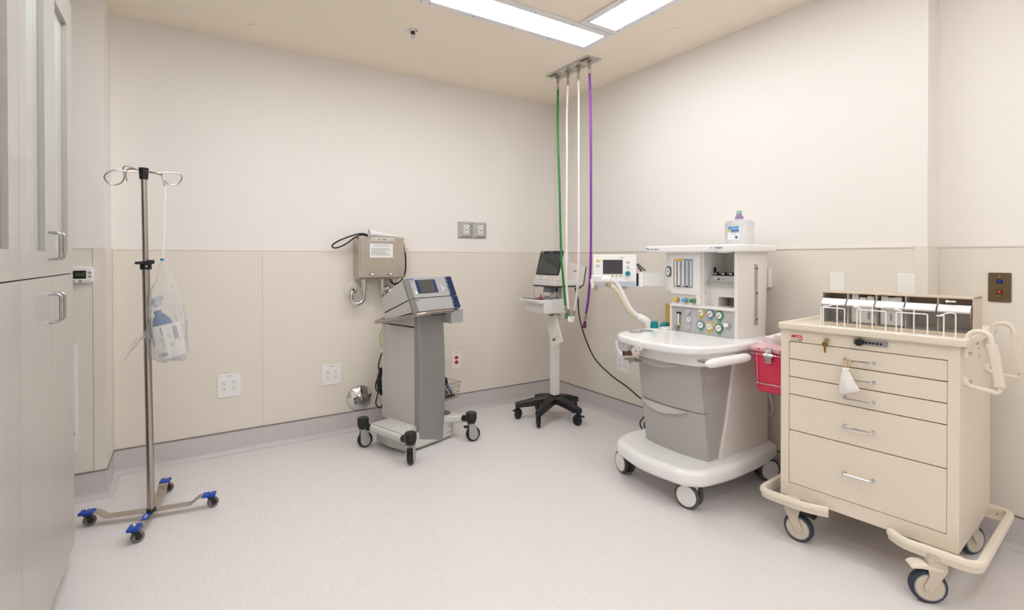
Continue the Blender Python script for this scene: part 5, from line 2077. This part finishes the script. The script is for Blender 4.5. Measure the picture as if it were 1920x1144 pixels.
# white wire rack
WIRE = mat('white_coated_wire', (.86, .86, .90), .35)
t = thing('wire_rack', 'white wire glove-box rack standing empty on the front of the cart top', 'rack', MC_ @ V((.38, .07, .986)))
wf, wk = .045, .105
zb, zt = .9895, 1.083
b = MB(MC_)
for w in (wf, wk):
    b.tube([(.156, w, zb), (.600, w, zb)], .0024, 8)
for u in (.20, .33, .46, .58):
    b.tube([(u, wf, zb), (u, wk, zb)], .0024, 8)
b.build('base_wire', WIRE, t)
for u0_, u1_ in ((.158, .252), (.300, .404), (.440, .542)):
    b = MB(MC_)
    b.tube(fillet([(u0_, wf, zb), (u0_, wf, zt), (u1_, wf, zt), (u1_, wf, zb)], .006, 4), .0025, 8)
    b.build('wire_frame', WIRE, t)
for u, du in ((.168, .028), (.312, -.012), (.458, -.012), (.592, -.026)):
    b = MB(MC_)
    z2 = zt + .008
    if u < .2:
        P = fillet([(u, wf - .002, zb), (u, wf - .002, z2), (u + .012, wf + .012, z2 - .004), (u + .028, wf + .03, z2 + .004), (u + .046, wk, z2 + .004), (u + .034, wk, z2), (u + .034, wk, zb)], .005, 3)
    elif u < .5:
        P = fillet([(u, wf, zb), (u, wf, z2), (u - .026, wf, z2 + .004), (u - .018, wk - .01, z2 + .006), (u + .030, wk, z2 + .006), (u + .026, wk, z2), (u + .026, wk, zb)], .006, 3)
    else:
        P = fillet([(u - .020, wf - .01, zt - .002), (u - .006, wf, zt - .002), (u, wf, zt), (u, wf, zb)], .006, 3)
        b.tube(fillet([(u, wf, zb + .002), (u + .026, wk - .01, zb + .002), (u + .026, wk - .01, zt + .006), (u + .006, wk - .01, zt + .008), (u - .010, wf, zt)], .008, 3), .0025, 8)
    b.tube(P, .0025, 8)
    b.build('wire_hook', WIRE, t)

# cloth pouch on the drawer handle
t = thing('cloth_pouch', 'small white cloth pouch tied to the top drawer handle', 'pouch', MC_ @ V((.29, -.035, .73)))
b = MB(MC_)
rings = []
for z, u, r, dd in ((.838, .287, .008, .006), (.833, .286, .016, .009), (.826, .285, .010, .008), (.815, .286, .017, .012), (.79, .290, .026, .016), (.762, .295, .033, .019), (.742, .297, .035, .018), (.734, .297, .032, .012), (.732, .297, .026, .006)):
    ring = []
    for j in range(28):
        a2 = 2 * pi * j / 28
        wv = 1 + .10 * sin(4 * a2 + z * 60) + .05 * sin(7 * a2)
        ring.append((u + r * wv * cos(a2), -.034 + dd * wv * sin(a2), z + .010 * (cos(a2)) * (1 if z < .75 else 0)))
    rings.append(ring)
b.loft(rings)
b.build('pouch', mat('white_cloth', (.80, .78, .74), .8, bump=.3, scale=400), t, smooth=60)
b = MB(MC_)
b.tube(spline([(.286, -.034, .834), (.278, -.035, .850), (.281, -.036, .866), (.286, -.034, .872), (.288, -.022, .872), (.287, -.022, .860), (.284, -.03, .846), (.286, -.034, .832)], 4), .0016, 6)
b.tube(spline([(.287, -.036, .832), (.298, -.036, .850), (.305, -.036, .868), (.300, -.030, .875), (.292, -.022, .872), (.295, -.024, .864), (.312, -.036, .866)], 4), .0014, 6)
b.tube(spline([(.284, -.036, .834), (.272, -.035, .842), (.268, -.035, .852)], 4), .0012, 6)
b.build('drawstring', mat('tan_string', (.62, .40, .18), .6), t)

# red sharps bin on the left side of the cart
RED = mat('red_bin', (.70, .034, .095), .30, coat=.1, vary=0)
PINKL = clear('pink_lid', (.93, .60, .65), .62, .25)
t = thing('sharps_bin', 'red sharps container with pink lid in a wire bracket on the cart side', 'bin', MC_ @ V((-.11, .26, .61)))


def rb(ins, z, r=.022, du=0):
    return [(p[0], p[1], z) for p in rrect(.190 - 2 * ins, .270 - 2 * ins, r, 4, (-.112 + du, .270))]


b = MB(MC_)
b.loft([rb(.024, .612), rb(.017, .618), rb(.014, .632), rb(.006, .74), rb(.001, .828)])
b.build('tub', RED, t, smooth=50)
b = MB(MC_)
b.loft([rb(-.006, .826), rb(-.009, .830), rb(-.009, .843), rb(-.006, .848), rb(.004, .852), rb(.010, .866)])
ld = b.build('lid', PINKL, t, smooth=50)
b = MB(MC_)
b.loft([[(-.165, .16, .858), (-.02, .16, .858), (-.02, .37, .858), (-.165, .37, .858)], [(-.155, .165, .898), (-.02, .165, .892), (-.02, .36, .90), (-.155, .36, .905)]])
b.loft([[(-.110, .155, .885), (-.062, .155, .885), (-.062, .19, .885), (-.110, .19, .885)], [(-.098, .155, .916), (-.078, .155, .912), (-.078, .185, .914), (-.098, .185, .916)]])
b.build('lid_flap', clear('pale_lid', (.93, .86, .86), .62, .3), ld, smooth=30)
b = MB(MC_)
for z, ins in ((.812, -.004), (.660, .006)):
    P = [(p[0], p[1], z) for p in rrect(.190 - 2 * ins, .270 - 2 * ins, .016, 3, (-.112, .270))]
    b.tube(P, .0028, 8, closed=True)
b.tube([(-.178, .130, .812), (-.178, .141, .662)], .0024, 8)
b.tube([(-.04, .130, .812), (-.04, .141, .662)], .0024, 8)
for z in (.66, .81):
    b.cyl((-.03, .30, z), (.002, .30, z), .004, seg=10)
b.build('wire_bracket', CHROME, t)
b = MB(MC_)
b.box((-.128, .112, .818), (-.096, .128, .850), .003)
b.cyl((-.135, .119, .812), (-.088, .119, .812), .011, seg=14)
b.box((-.130, .114, .772), (-.098, .124, .808), .004)
b.cyl((-.112, .112, .800), (-.112, .106, .800), .010, seg=14)
b.build('latch', CHROME, t)
for u in (-.165, -.055):
    MB(MC_).cyl((u, .1265, .838), (u, .1245, .838), .005, seg=12).build('lid_stud', mat('stud_red', (.35, .05, .06), .5), ld)
# ------------------------------------------------------------------ camera
cd = bpy.data.cameras.new('camera')
cam = bpy.data.objects.new('camera', cd)
COL.objects.link(cam)
yaw, pit, rol = 0.5768316, -0.0071744, -0.00059984
f = V((sin(yaw) * cos(pit), cos(yaw) * cos(pit), sin(pit)))
r = V((cos(yaw), -sin(yaw), 0))
u = r.cross(f)
r2 = r * cos(rol) + u * sin(rol)
u2 = -r * sin(rol) + u * cos(rol)
Mcam = Matrix((r2, u2, -f)).transposed().to_4x4()
Mcam.translation = V((0, 0, 1.305))
cam.matrix_world = Mcam
cd.sensor_width = 36
cd.sensor_fit = 'HORIZONTAL'
cd.lens = 950.7309 / 1920 * 36
cd.shift_y = -(572 - 491.632) / 1920
cd.clip_start = .02
SC.camera = cam

w = bpy.data.worlds.new('world')
SC.world = w
w.use_nodes = True
w.node_tree.nodes['Background'].inputs[0].default_value = (.9, .92, 1, 1)
w.node_tree.nodes['Background'].inputs[1].default_value = .1

vs = SC.view_settings
SC.display_settings.display_device = 'sRGB'
vs.view_transform = 'Standard'
vs.look = 'None'
vs.gamma = 1
vs.exposure = 0.38
vs.use_curve_mapping = False
SC.cycles.max_bounces = 10
SC.cycles.diffuse_bounces = 6
SC.cycles.transparent_max_bounces = 24
SC.cycles.use_denoising = True
